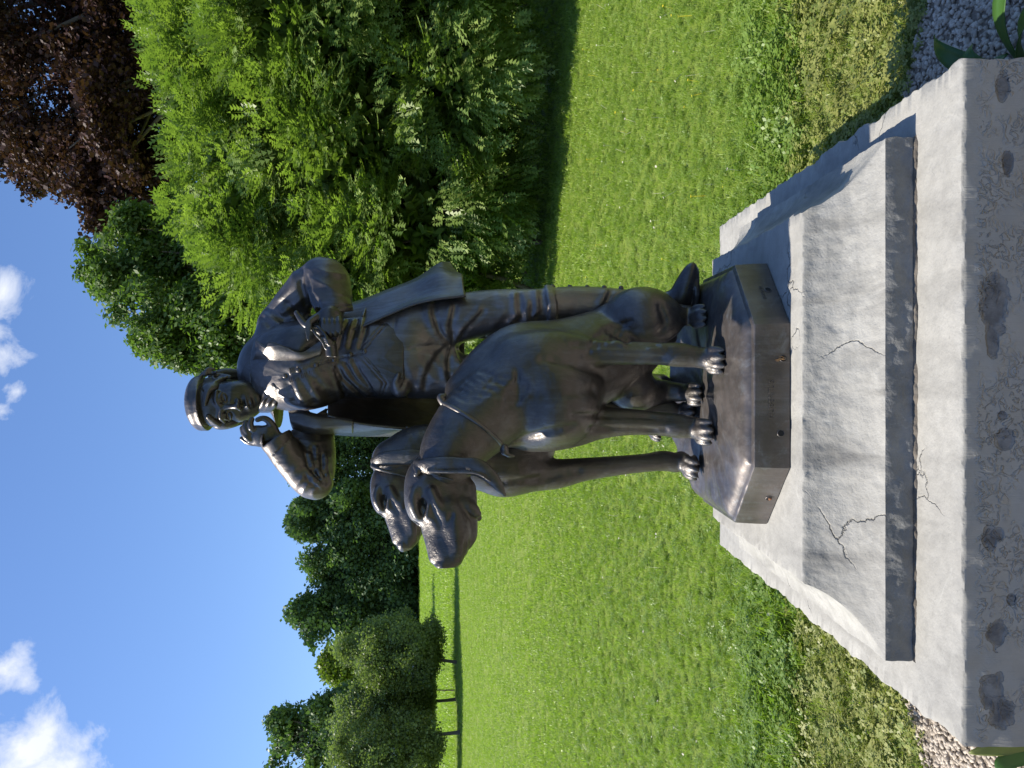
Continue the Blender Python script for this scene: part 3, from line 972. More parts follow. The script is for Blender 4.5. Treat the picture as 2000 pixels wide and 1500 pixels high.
def paw(cl, u, v, d, w=26, yaw=0.0):
    """paw seen from the front: four toes side by side, knuckles raised"""
    c = W(u, v, d)
    s = w * d / 1500 / .042
    fx = V3((math.cos(yaw), math.sin(yaw), 0)); fy = V3((math.sin(yaw), -math.cos(yaw), 0))
    Q = lambda x, y, z: c + (fx * x + fy * y + V3((0, 0, z))) * s
    cl.chain([(Q(0, -.045, .045), .026 * s), (Q(0, -.005, .030), .028 * s), (Q(0, .015, .018), .024 * s)], .010 * s)
    for x, y in ((-.030, .006), (-.011, .020), (.011, .020), (.030, .006)):
        cl.chain([(Q(x * .7, y - .035, .034), .011 * s), (Q(x, y - .006, .035), .0125 * s), (Q(x * 1.08, y + .014, .020), .0115 * s), (Q(x * 1.1, y + .022, .009), .009 * s)], .003 * s)
        cl.chain([(Q(x * 1.1, y + .026, .012), .0035 * s), (Q(x * 1.12, y + .036, .002), .002 * s)], .002 * s)
    cl.ell(Q(0, -.01, .006), (.034 * s, .036 * s, .012 * s), k=.008 * s)


# ---- nearer hound, sitting, its head turned to the frame's left
A = Clay(W(385, 1425, 2.1) - V3((0, .26, 0)), W(950, 760, 2.4) + V3((.03, .32, .03)), .0050)
A.chain([T(735, 985, 2.27, 78), T(748, 1050, 2.28, 100), T(775, 1120, 2.34, 88), T(815, 1200, 2.42, 80), T(850, 1260, 2.47, 62)], .03)
A.ell(W(715, 1085, 2.22), (.130, .12, .130), k=.04)                     # forechest
A.ell(W(790, 1050, 2.24), (.088, .09, .140), k=.03)                     # shoulder
A.ell(W(668, 1050, 2.27), (.075, .08, .135), k=.03)
A.chain([T(585, 868, 2.13, 52), T(625, 885, 2.15, 62), T(672, 925, 2.19, 74), T(712, 975, 2.23, 82), T(745, 1030, 2.27, 84)], .03)     # neck
A.chain([T(740, 900, 2.25, 30), T(790, 950, 2.29, 38), T(826, 1010, 2.33, 42), T(836, 1090, 2.38, 40), T(850, 1170, 2.44, 42), T(868, 1230, 2.50, 44)], .04)  # line of the back
# haunches
A.chain([T(872, 1205, 2.42, 42), T(882, 1245, 2.38, 54), T(876, 1285, 2.36, 46), T(880, 1320, 2.36, 24)], .02)
A.ell(W(882, 1258, 2.37), (.088, .10, .105), k=.02)
A.chain([T(888, 1310, 2.42, 20), T(888, 1335, 2.41, 17), T(884, 1350, 2.37, 18)], .012)
paw(A, 881, 1376, 2.335, 23, .1)
A.chain([T(790, 1200, 2.44, 46), T(752, 1225, 2.42, 42), T(732, 1245, 2.41, 34), T(735, 1290, 2.46, 24), T(734, 1335, 2.44, 18)], .02)
A.ell(W(740, 1235, 2.42), (.062, .08, .078), k=.02)
paw(A, 731, 1367, 2.39, 23, -.1)
# forelegs
A.chain([T(800, 1010, 2.25, 42), T(812, 1090, 2.23, 38), T(812, 1160, 2.215, 27), T(811, 1230, 2.205, 23.5), T(809, 1290, 2.20, 22), T(807, 1325, 2.195, 24), T(803, 1360, 2.19, 21), T(799, 1385, 2.18, 21)], .022)
paw(A, 797, 1411, 2.165, 27, -.15)
A.chain([T(668, 1040, 2.30, 46), T(665, 1110, 2.30, 40), T(674, 1170, 2.30, 32), T(676, 1230, 2.295, 26), T(672, 1290, 2.29, 23), T(668, 1325, 2.285, 24), T(665, 1355, 2.28, 21)], .022)
paw(A, 658, 1388, 2.245, 26, -.15)
for a in ([(690, 1120), (688, 1180), (686, 1260), (680, 1330)], [(826, 1120), (824, 1180), (822, 1260)], [(664, 1150), (662, 1230), (660, 1300)], [(806, 1140), (803, 1230), (801, 1300)]):
    fl(A, a, .005, .014, 'sub')
for a in ([(737, 1010), (730, 1060), (735, 1120), (738, 1160)],):        # breastbone groove
    fl(A, a, .008, .03, 'sub')
for a in ([(765, 1180), (790, 1120), (800, 1060)], [(640, 1010), (655, 1060), (668, 1120)], [(850, 1195), (832, 1230), (828, 1280)], [(900, 1290), (870, 1300), (850, 1290)],
          ):
    fl(A, a, .0045, .022, 'sub')
# ribs of loose skin on the neck
for i in range(9):
    u0, v0 = 716 + i * 5.5, 890 + i * 8
    fl(A, [(u0 + 16 + 3 * math.sin(i * 2), v0 - 8), (u0 + 4, v0 + 12), (u0 - 2 - 5 * math.sin(i * 3), v0 + 38)], .0018, .012, 'sub')
for i in range(5):
    fl(A, [(700 + i * 10, 985 + i * 2), (712 + i * 11, 1010), (745 + i * 8, 1030 - i * 5)], .003, .012, 'sub')
for i in range(5):
    fl(A, [(812 + i * 7, 1150 + i * 14), (838 + i * 6, 1160 + i * 14), (862 + i * 3, 1185 + i * 12)], .0022, .012, 'sub')
XA = V3((-.88, -.36, .02)).normalized()
YA = V3((-.30, .0, 0)) + V3((0, -1, 0)); YA = (YA - XA * YA.dot(XA)).normalized()
ZA = XA.cross(YA); ZA = ZA if ZA.z > 0 else -ZA
Ah = Clay(W(385, 960, 2.0) - V3((0, .14, 0)), W(640, 765, 2.1) + V3((.02, .26, .02)), .003)
hound_head(Ah, W(552, 838, 2.12), XA, YA, ZA, 1.10)
Ah.chain([T(560, 862, 2.14, 46), T(590, 868, 2.14, 50), T(625, 888, 2.16, 58)], .02)
AE = Clay(W(515, 1010, 2.0) - V3((0, .1, 0)), W(640, 800, 2.1) + V3((.02, .16, .02)), .0026)
ear(AE, [T(596, 816, 2.09, 9), T(590, 836, 2.055, 16), T(591, 870, 2.045, 18), T(590, 905, 2.04, 17), T(587, 932, 2.035, 18), T(572, 955, 2.03, 15), T(550, 974, 2.03, 10), T(533, 986, 2.035, 4)], flatn=(.25, 1, .1))
AE.chain([T(580, 838, 2.04, 4), T(578, 880, 2.027, 3), T(576, 930, 2.02, 3), T(560, 958, 2.015, 2)], .006)
AE.chain([T(594, 850, 2.02, 4), T(594, 900, 2.01, 5), T(584, 940, 2.005, 4)], .010, 'sub')
AE.chain([T(588, 812, 2.08, 6), T(579, 816, 2.06, 6), T(573, 812, 2.06, 5)], .006)
AE.chain([T(583, 822, 2.06, 3), T(572, 850, 2.05, 3), T(563, 885, 2.05, 2)], .004)
dogA = clay_mesh('hound', [A, Ah, AE], M_FUR, GROUP, 1)
tag(dogA, 'nearer hound sitting upright with its head turned to the side')
# cord collar with a knot
ck = Clay(W(600, 1010, 2.1) - V3((0, .12, 0)), W(735, 850, 2.2) + V3((0, .2, 0)), .0026)
cpts = []
for (u, v) in ((712, 868), (704, 884), (692, 905), (676, 930), (657, 955), (638, 975), (622, 984)):
    p = front(A, u, v, d0=1.95)
    if p is not None: cpts.append((p + V3((0, -.002, 0)), .0062))
if len(cpts) > 2:
    ck.chain(cpts, .002)
ck.ell(W(622, 985, 2.10), (.016, .012, .012), k=.004)
ck.chain([T(622, 985, 2.10, 5), T(612, 992, 2.10, 5), T(610, 1003, 2.10, 3)], .003)
ck.chain([T(714, 866, 2.17, 8), T(724, 860, 2.17, 7), T(727, 868, 2.17, 5)], .004)
clay_mesh('collar', [ck], M_CLOTH, dogA, 1)

# ---- farther hound, standing behind
B = Clay(W(405, 1400, 2.3) - V3((0, .10, 0)), W(790, 700, 2.5) + V3((.03, .50, .03)), .0052)
B.chain([T(575, 985, 2.42, 44), T(620, 1010, 2.46, 70), T(690, 1020, 2.58, 74), T(760, 1020, 2.68, 66)], .03)
B.chain([T(600, 770, 2.36, 44), T(618, 820, 2.38, 52), T(612, 890, 2.40, 56), T(592, 960, 2.41, 54), T(583, 1000, 2.42, 44)], .03)
B.ell(W(578, 1000, 2.41), (.058, .08, .095), k=.03)
B.chain([T(576, 1010, 2.42, 36), T(574, 1080, 2.42, 30), T(583, 1140, 2.425, 23), T(590, 1200, 2.43, 19.5), T(596, 1260, 2.435, 18), T(600, 1295, 2.44, 20), T(596, 1320, 2.44, 19)], .02)
paw(B, 590, 1361, 2.41, 24, -.5)
B.chain([T(690, 1040, 2.46, 40), T(704, 1100, 2.46, 30), T(706, 1170, 2.46, 24), T(703, 1250, 2.465, 20), T(700, 1310, 2.465, 18)], .02)
paw(B, 694, 1353, 2.45, 22, -.2)
for k, (u, dd) in enumerate(((752, 2.70), (668, 2.66))):
    B.chain([T(u + 8, 1040, dd, 50), T(u + 4, 1110, dd, 34), T(u + 14, 1170, dd + .03, 20), T(u, 1240, dd, 14), T(u - 6, 1275, dd - .01, 13)], .02)
    paw(B, u - 10, 1290 + 8 * (1 - k), dd - .03, 18, -.4)
fl(B, [(556, 960), (560, 1010), (566, 1060), (580, 1130)], .006, .02, 'sub')
XB = V3((-.86, -.40, -.05)).normalized()
YB = V3((-.30, -1, 0)); YB = (YB - XB * YB.dot(XB)).normalized()
ZB = XB.cross(YB); ZB = ZB if ZB.z > 0 else -ZB
Bh = Clay(W(405, 880, 2.2) - V3((0, .08, 0)), W(660, 690, 2.4) + V3((.02, .22, .02)), .0034)
hound_head(Bh, W(552, 761, 2.33), XB, YB, ZB, .94)
Bh.chain([T(560, 780, 2.36, 44), T(592, 790, 2.37, 46)], .02)
ear(Bh, [T(600, 732, 2.31, 9), T(603, 750, 2.285, 15), T(607, 785, 2.275, 16), T(606, 820, 2.275, 16), T(600, 850, 2.275, 12)], flatn=(.25, 1, .1))
Bh.chain([T(590, 728, 2.30, 5), T(584, 740, 2.28, 4), T(577, 765, 2.275, 3), T(568, 800, 2.28, 2.4)], .005)
dogB = clay_mesh('hound', [B, Bh], M_FUR, GROUP, 1)
tag(dogB, 'farther hound standing behind the sitting one')

# ------------------------------------------------------------------ bronze base of the group
PX = lambda x, y: x + 0.0173 * y           # the pedestal is turned one degree: local x -> world x
CX = -0.065


def oct_r(hx, y0, y1, ch):
    """outline of the eight-sided base: points (x local, y)"""
    return [(-hx + ch, y0), (hx - ch, y0), (hx, y0 + ch), (hx, y1 - ch), (hx - ch, y1), (-hx + ch, y1), (-hx, y1 - ch), (-hx, y0 + ch)]


BZ = .783
outl = oct_r(.367, 1.985, 2.70, .18)
dense = []
for i in range(8):
    a, b = V3((*outl[i], 0)), V3((*outl[(i + 1) % 8], 0))
    for t in np.linspace(0, 1, 26, endpoint=False): dense.append(a.lerp(b, t))
nd = len(dense)
cen = V3((0, 2.36, 0))
vs, fs = [], []
# (inward fraction, height above stone)
rings = [(0, -.001), (0, .012), (.004, .05), (.010, .086), (.012, .0885), (.022, .091), (.034, .0915), (.045, .093), (.058, .102), (.09, .111), (.14, .117), (.20, .121), (.30, .124), (.42, .126), (.55, .128), (.68, .128), (.80, .128), (.9, .128), (1, .128)]


def mound(x, y):
    """extra height of the rocky ground: rises towards the back"""
    r = max(0, (y - 2.40)) / .30
    return .080 * min(1, r) ** 1.4 + .012 * fbm((x, y, 0), 9, 3) * .5 + .006 * fbm((x, y, 3), 26, 2)


for fi, z in rings:
    for q in dense:
        p = q.lerp(cen, fi)
        k = min(1, max(0, (fi - .045) / .12))
        zz = BZ + z + mound(p.x, p.y) * k + (fbm((p.x, p.y, z), 30, 2) * .0012 if fi > .02 else 0)
        vs.append((PX(p.x + CX, p.y), p.y, zz))
for r in range(len(rings) - 1):
    for i in range(nd):
        a, b = r * nd + i, r * nd + (i + 1) % nd
        fs.append((a, b, b + nd, a + nd))
base = link_mesh('bronze_base', np_mesh('bronze_base', vs, fs), M_BASE, GROUP)
bm = bmesh.new(); bm.from_mesh(base.data)
bmesh.ops.recalc_face_normals(bm, faces=bm.faces)
for e in bm.edges:
    if len(e.link_faces) == 2 and e.calc_face_angle() > math.radians(38): e.smooth = False
bm.to_mesh(base.data); bm.free()

# dark fixing holes with bolts, rust and a wisp of straw
m_hole, nt, b = new_mat('bolt_hole_shade'); b.inputs['Base Color'].default_value = (.012, .011, .010, 1); b.inputs['Roughness'].default_value = .8
m_rust, nt, b = new_mat('rust')
nt.links.new(mixc(nt, noise_tex(nt, mapped(nt), 160), (.10, .035, .015), (.30, .14, .07)), b.inputs['Base Color']); b.inputs['Roughness'].default_value = .85
m_straw, nt, b = new_mat('dry_straw'); b.inputs['Base Color'].default_value = (.30, .17, .07, 1); b.inputs['Roughness'].default_value = .8


def face_pt(u, v):
    """where the sight line through (u, v) meets the base's upright faces"""
    best = None
    for i in (7, 0, 1):
        (ax, ay), (bx, by) = outl[i], outl[(i + 1) % 8]
        ax, bx = PX(ax + CX, ay), PX(bx + CX, by)
        k = (u - 750) / 1500
        # ax + t(bx-ax) = k (ay + t(by-ay))
        t = (k * ay - ax) / ((bx - ax) - k * (by - ay))
        if -.001 <= t <= 1.001:
            y = ay + t * (by - ay)
            n = V3((by - ay, -(bx - ax), 0)).normalized()
            if best is None or y < best[0].y: best = (W(u, v, y), n)
    return best


def disc(name, p, n, r, depth, mat, seg=20, ring=.0):
    z = V3((0, 0, 1)); x = n.cross(z).normalized()
    vs, fs = [], []
    prof = [(r * 1.25, .0), (r * 1.12, .0016), (r * 1.0, .0012), (r * .96, -.001), (r * .9, -.0015)] if ring else [(r, .0008), (r * .5, .0008), (.0001, .0008)]
    if depth: prof = [(r, 0.001), (r, depth), (.0001, depth)]
    for rr, h in prof:
        for i in range(seg):
            a = 2 * math.pi * i / seg
            vs.append(p + x * rr * math.cos(a) + z * rr * math.sin(a) + n * h)
    for q in range(len(prof) - 1):
        for i in range(seg):
            fs.append((q * seg + i, q * seg + (i + 1) % seg, (q + 1) * seg + (i + 1) % seg, (q + 1) * seg + i))
    return link_mesh(name, np_mesh(name, [tuple(q) for q in vs], fs), mat, base)


for (u, v, r, bolt) in ((1500 - 700, 1530, .0078, 2), (1500 - 846, 1525, .0080, 0), (1500 - 973, 1502, .0078, 1), (1500 - 566, 1500, .0078, 0)):
    fp = face_pt(u, v)
    if fp is None: continue
    p, n = fp
    p = p + n * .0005
    disc('bolt_hole', p, n, r, 0, m_hole)
    disc('hole_rim', p, n, r, 0, M_BASE, ring=1)
    if bolt:
        o = disc('bolt', p - V3((0, 0, .002)), n, r * .55, .004, m_rust if bolt == 1 else M_BASE)
    if bolt == 2:
        c = Clay(p - V3((.03, .03, .03)), p + V3((.03, .03, .03)), .0009)
        rr = random.Random(3)
        for i in range(7):
            a = p + n * .004 + V3((rr.uniform(-.003, .003), 0, rr.uniform(-.002, .004)))
            bq = a + V3((rr.uniform(-.012, .004), -.004, rr.uniform(.004, .024)))
            c.chain([(a, .0009), ((a + bq) / 2 + V3((rr.uniform(-.003, .003), -.002, 0)), .0009), (bq, .0008)], .0003)
        clay_mesh('straw_tuft', [c], m_straw, base, 0)

# raised lettering, almost worn away
def lettering(txt, u, v, size, turn=None):
    fp = face_pt(u, v)
    if fp is None: return
    p, n = fp
    cu = bpy.data.curves.new('lettering', 'FONT'); cu.body = txt; cu.size = size; cu.extrude = .0004; cu.bevel_depth = .0002; cu.align_x = 'CENTER'; cu.align_y = 'CENTER'
    tmp = bpy.data.objects.new('tmp', cu); COL.objects.link(tmp)
    dg = bpy.context.evaluated_depsgraph_get()
    me = bpy.data.meshes.new_from_object(tmp.evaluated_get(dg))
    bpy.data.objects.remove(tmp)
    x = V3((0, 0, 1)).cross(n).normalized()
    Mx = Matrix((x, V3((0, 0, 1)), n)).transposed().to_4x4(); Mx.translation = p + n * .0003
    me.transform(Mx)
    me.materials.clear()
    o = link_mesh('lettering', me, M_BASE, base, smooth=False)
    tag(o, 'worn raised lettering')
    return o


lettering('HUBERTUS', 1500 - 780, 1508, .021)
lettering('I.U ANCEI', 1500 - 571, 1490, .0125)

# ------------------------------------------------------------------ stone pedestal
def stone(name, c0, c1, stain, rough_amp, pit=False, dark=None, cracks=0.0):
    m, nt, b = new_mat(name)
    p = mapped(nt)
    n1 = noise_tex(nt, p, 2.6, 6, .62, .4)
    n2 = noise_tex(nt, p, 26, 5, .65)
    n3 = noise_tex(nt, mapped(nt, (11, 3, 1.2)), 1.0, 4, .6, .5)
    c = mixc(nt, ramp(nt, n1, [(.3, 0.0), (.7, 1.0)]), c0, c1)
    c = mixc(nt, ramp(nt, n2, [(.4, 0.0), (.75, .55)]), c, tuple(x * .72 for x in c0))
    c = mixc(nt, ramp(nt, n3, [(.48, 0.0), (.70, stain)]), c, (.16, .155, .145))
    n5 = noise_tex(nt, p, 150, 3, .7)
    c = mixc(nt, ramp(nt, n5, [(.60, 0.0), (.72, .35)]), c, (.12, .12, .115))
    n6 = noise_tex(nt, p, 7, 7, .75, 1.2)
    c = mixc(nt, ramp(nt, n6, [(.60, 0.0), (.66, .30)]), c, (.50, .49, .45))
    if dark: c = mixc(nt, ramp(nt, noise_tex(nt, p, 9, 5, .65, .8), [(.38, 0.0), (.62, 1.0)]), c, dark)
    ck_ = None
    if cracks:
        dn = nt.nodes.new('ShaderNodeTexNoise'); dn.inputs['Scale'].default_value = 7; dn.inputs['Detail'].default_value = 6; nt.links.new(p, dn.inputs['Vector'])
        va = nt.nodes.new('ShaderNodeVectorMath'); va.operation = 'MULTIPLY_ADD'; nt.links.new(dn.outputs['Color'], va.inputs[0]); va.inputs[1].default_value = (.22, .22, .22); nt.links.new(p, va.inputs[2])
        vo = nt.nodes.new('ShaderNodeTexVoronoi'); vo.feature = 'DISTANCE_TO_EDGE'; vo.inputs['Scale'].default_value = cracks; nt.links.new(va.outputs[0], vo.inputs['Vector'])
        ck_ = mathn(nt, 'MULTIPLY', ramp(nt, vo.outputs['Distance'], [(.0012, 1.0), (.0045, 0.0)]), ramp(nt, noise_tex(nt, p, 3.1, 2, .5), [(.56, 0.0), (.64, 1.0)]))
        c = mixc(nt, mathn(nt, 'MULTIPLY', ck_, .32), c, (.14, .13, .115))
    nt.links.new(c, b.inputs['Base Color'])
    b.inputs['Roughness'].default_value = .86
    b.inputs['Specular IOR Level'].default_value = .25
    nrm = bump(nt, n2, .5 * rough_amp, .006)
    nrm = bump(nt, n5, .4 * rough_amp, .0018, nrm)
    if ck_ is not None: nrm = bump(nt, ck_, 1.0, -.006, nrm)
    if pit:
        vor = nt.nodes.new('ShaderNodeTexVoronoi'); vor.inputs['Scale'].default_value = 48
        nt.links.new(p, vor.inputs['Vector'])
        nrm = bump(nt, ramp(nt, vor.outputs['Distance'], [(.0, 0.0), (.35, 1.0)]), .35, .003, nrm)
    nt.links.new(nrm, b.inputs['Normal'])
    return m


M_STONE = stone('pale_limestone', (.325, .314, .288), (.40, .388, .356), .35, 1.0, cracks=2.4)
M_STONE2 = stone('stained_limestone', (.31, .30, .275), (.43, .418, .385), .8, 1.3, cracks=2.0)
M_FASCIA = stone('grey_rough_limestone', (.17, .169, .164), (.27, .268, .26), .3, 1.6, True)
M_FRONT, nt, b = new_mat('weathered_front_stone')
p = mapped(nt)
gg = nt.nodes.new('ShaderNodeNewGeometry'); ss = nt.nodes.new('ShaderNodeSeparateXYZ'); nt.links.new(gg.outputs['Position'], ss.inputs[0])
n1 = noise_tex(nt, p, 3.2, 6, .62, .4)
n2 = noise_tex(nt, p, 30, 5, .65)
nd_ = noise_tex(nt, p, 26, 4, .6, .5)
pm = None
for (cu_, cv_, ru_, rv_) in ((905, 1943, 62, 30), (835, 1938, 34, 13), (1180, 1968, 26, 12), (640, 1962, 24, 20), (688, 1957, 9, 8), (448, 1935, 30, 17), (455, 1948, 16, 14), (265, 1948, 34, 20), (150, 1938, 38, 24), (110, 1955, 34, 26), (1330, 1958, 30, 16), (330, 1975, 12, 9)):
    q = W(cu_, cv_, 1.577)
    ex = mathn(nt, 'DIVIDE', mathn(nt, 'SUBTRACT', ss.outputs['X'], q.x), ru_ * 1.577 / 1500)
    ez = mathn(nt, 'DIVIDE', mathn(nt, 'SUBTRACT', ss.outputs['Z'], q.z), rv_ * 1.577 / 1500)
    e = mathn(nt, 'SUBTRACT', 1.0, mathn(nt, 'SQRT', mathn(nt, 'ADD', mathn(nt, 'MULTIPLY', ex, ex), mathn(nt, 'MULTIPLY', ez, ez))))
    pm = e if pm is None else mathn(nt, 'MAXIMUM', pm, e)
pm = mathn(nt, 'ADD', mathn(nt, 'MAXIMUM', pm, -1.0), mathn(nt, 'MULTIPLY', mathn(nt, 'SUBTRACT', nd_, .5), 1.5))
patch = ramp(nt, pm, [(.0, 0.0), (.05, .55), (.30, 1.0)])
c = mixc(nt, ramp(nt, n1, [(.3, 0.0), (.7, 1.0)]), (.37, .355, .32), (.44, .425, .385))
c = mixc(nt, ramp(nt, n2, [(.42, 0.0), (.75, .5)]), c, (.31, .30, .27))
c = mixc(nt, patch, c, mixc(nt, ramp(nt, n2, [(.40, 0.0), (.66, 1.0)]), (.15, .15, .15), (.28, .278, .27)))
nt.links.new(c, b.inputs['Base Color']); b.inputs['Roughness'].default_value = .8; b.inputs['Specular IOR Level'].default_value = .3
edge_ = ramp(nt, ss.outputs['Z'], [(.535, 1.0), (.552, 0.0)])
worm = ramp(nt, noise_tex(nt, p, 46, 3, .55, 1.6), [(.50, 0.0), (.60, 1.0)])
gate_ = ramp(nt, noise_tex(nt, p, 8, 3, .6), [(.40, 0.0), (.55, 1.0)])
worm = mathn(nt, 'MULTIPLY', mathn(nt, 'MULTIPLY', worm, edge_), gate_)
nrm = bump(nt, worm, .9, .005)
lines = noise_tex(nt, mapped(nt, (260, 40, 14)), 1.0, 3, .6)
nrm = bump(nt, lines, .30, .003, nrm)
nrm = bump(nt, patch, 1.0, -.005, nrm)
nrm = bump(nt, n2, .45, .003, nrm)
nt.links.new(nrm, b.inputs['Normal'])
M_MORTAR = stone('brown_mortar', (.10, .085, .07), (.20, .175, .145), .3, 1.2)

PED = empty('stone_pedestal', (PX(CX, 2.3), 2.3, 0))
tag(PED, 'pale grey stepped stone pedestal with curved moulding and cracked slab under the bronze group', 'pedestal')


def grid_surface(name, fn, nu, nv, mat, parent):
    us, vs_ = np.linspace(0, 1, nu), np.linspace(0, 1, nv)
    V = [fn(a, b) for b in vs_ for a in us]
    idx = np.arange(nu * nv).reshape(nv, nu)
    F = np.stack([idx[:-1, :-1].ravel(), idx[:-1, 1:].ravel(), idx[1:, 1:].ravel(), idx[1:, :-1].ravel()], 1)
    return V, F


def block(name, prof, hx, y0, y1, mat, parent, seg=90, amp=.0, wav=None, cap_top=True, mats=None):
    """moulded block: prof = [(outset, z, mat index)] from top to bottom, swept round the rectangle; own joints kept crisp"""
    loop = []
    cor = [(-1, y0), (1, y0), (1, y1), (-1, y1)]
    nx = seg; ny = int(seg * (y1 - y0) / (2 * hx))
    V, F, MI = [], [], []

    def ring(out):
        r = []
        X0, X1, Y0, Y1 = -hx - out, hx + out, y0 - out, y1 + out
        for i in range(nx): r.append((X0 + (X1 - X0) * i / nx, Y0, 0, -1))
        for i in range(ny): r.append((X1, Y0 + (Y1 - Y0) * i / ny, 1, 0))
        for i in range(nx): r.append((X1 - (X1 - X0) * i / nx, Y1, 0, 1))
        for i in range(ny): r.append((X0, Y1 - (Y1 - Y0) * i / ny, -1, 0))
        return r
    n = 2 * nx + 2 * ny
    for out, z, a, mi in prof:
        for (x, y, ox, oy) in ring(out):
            k = fbm((x * 1.0, y, z * 2.0), 14, 4) * a + fbm((x, y, z), 55, 2) * a * .45
            edge = 0
            if wav: k += wav(x, y, z)
            V.append((PX(x + CX + ox * k, y), y + oy * k, z + (k * .35 if a > 0 else 0)))
    R = len(prof)
    for r in range(R - 1):
        for i in range(n):
            a, b = r * n + i, r * n + (i + 1) % n
            F.append((b, a, a + n, b + n)); MI.append(prof[r + 1][3])
    if cap_top:
        # top surface as a grid joined by rings shrinking to a line
        zt = prof[0][1]
        steps = 18
        prev = 0
        base_i = len(V)
        for s_ in range(1, steps + 1):
            f = s_ / steps
            for (x, y, ox, oy) in ring(prof[0][0]):
                cx_, cy_ = 0, (y0 + y1) / 2
                hy = (y1 - y0) / 2 + prof[0][0]; hxx = hx + prof[0][0]
                m = min(hxx, hy)
                # inset by f*m
                xx = max(-(hxx - f * m), min(hxx - f * m, x)); yy = max(cy_ - (hy - f * m), min(cy_ + (hy - f * m), y))
                V.append((PX(xx + CX, yy), yy, zt + fbm((xx, yy, 5), 9, 4) * .0022 - .0008))
        for s_ in range(steps):
            o0 = 0 if s_ == 0 else base_i + (s_ - 1) * n
            o1 = base_i + s_ * n
            for i in range(n):
                j = (i + 1) % n
                F.append((o0 + i, o0 + j, o1 + j, o1 + i)); MI.append(prof[0][3])
    me = np_mesh(name, V, F)
    for m_ in (mats or [mat]): me.materials.append(m_)
    me.polygons.foreach_set('material_index', np.array(MI[:len(me.polygons)], np.int32)) if len(me.polygons) == len(MI) else None
    o = link_mesh(name, me, None, parent)
    bm = bmesh.new(); bm.from_mesh(me)
    for e in bm.edges:
        if len(e.link_faces) == 2 and e.calc_face_angle(0) > math.radians(48): e.smooth = False
    bm.to_mesh(me); bm.free()
    return o


# moulded upper block: flat top, hollow moulding, upright band
prof = [(-.004, .780, .0030, 0), (0, .776, .0045, 0)]
for t in np.linspace(0, 1, 22)[1:]:
    a = t * math.pi / 2
    prof.append((.137 * (1 - math.cos(a)), .777 - .134 * math.sin(a) ** 1.0, .0035, 1))
# hollow: starts steep and ends flat
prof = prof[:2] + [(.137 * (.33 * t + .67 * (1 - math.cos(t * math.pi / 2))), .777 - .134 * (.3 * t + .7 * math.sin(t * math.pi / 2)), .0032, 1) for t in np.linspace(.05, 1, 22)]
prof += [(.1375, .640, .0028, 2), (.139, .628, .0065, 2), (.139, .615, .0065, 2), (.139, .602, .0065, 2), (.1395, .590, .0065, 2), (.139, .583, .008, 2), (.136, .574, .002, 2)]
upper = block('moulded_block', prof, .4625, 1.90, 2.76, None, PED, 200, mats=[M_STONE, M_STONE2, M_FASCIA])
tag(upper, 'moulded block with dark rough band')
mj = block('mortar_joint', [(.128, .5805, .004, 0), (.1395, .580, .006, 0), (.1420, .577, .008, 0), (.1450, .5735, .006, 0), (.1450, .568, 0, 0)], .4625, 1.90, 2.76, None, PED, 260, mats=[M_MORTAR], cap_top=False)

# lower slab and its body down to the ground
rough_side = lambda x, y, z: (fbm((x, y * 1.0, 2.0), 7, 4) * .013 + fbm((x, y, z), 40, 2) * .004 if abs(x) > .70 else 0) * max(0.0, min(1.0, (z - .40) / .15))
prof = [(-.004, .575, .0022, 0), (0, .571, .0030, 0)] + [(.0005, z, .0025 if z > .2 else .003, 1) for z in np.linspace(.565, .0, 40)] + [(.001, -.15, .002, 1)]
lower = block('lower_slab', prof, .707, 1.577, 3.42, None, PED, 170, mats=[M_STONE, M_FRONT], wav=rough_side)

# ------------------------------------------------------------------ ground: gravel strip, rising lawn, distant hill
def gz(x, y):
    """height of the lawn"""
    t = max(0.0, y - 3.3)
    z = .145 * (t * t / (t + 1.2)) if t > 0 else 0
    z += .10 * mnoise.noise(V3((x * .09, y * .09, 0))) * min(1, t / 8)
    z += .35 * mnoise.noise(V3((x * .03, y * .03, 4))) * min(1, t / 25)
    return z + .10


def leafmat(name, c0, c1, trans=.35, rough=.5, spec=.4, scale=3.0):
    m = bpy.data.materials.new(name); m.use_nodes = True
    nt = m.node_tree; b = nt.nodes['Principled BSDF']; out = nt.nodes['Material Output']
    at = nt.nodes.new('ShaderNodeAttribute'); at.attribute_name = 'tone'
    n = noise_tex(nt, mapped(nt), scale, 3, .6)
    f = mathn(nt, 'ADD', mathn(nt, 'MULTIPLY', at.outputs['Fac'], .75), mathn(nt, 'MULTIPLY', n, .35))
    c = mixc(nt, f, c0, c1)
    nt.links.new(c, b.inputs['Base Color'])
    b.inputs['Roughness'].default_value = rough
    b.inputs['Specular IOR Level'].default_value = spec
    tr = nt.nodes.new('ShaderNodeBsdfTranslucent')
    nt.links.new(mixc(nt, 1.0, c, (1.25, 1.5, .55), 'MULTIPLY'), tr.inputs['Color'])
    mx = nt.nodes.new('ShaderNodeMixShader'); mx.inputs[0].default_value = trans
    nt.links.new(b.outputs[0], mx.inputs[1]); nt.links.new(tr.outputs[0], mx.inputs[2])
    nt.links.new(mx.outputs[0], out.inputs['Surface'])
    return m


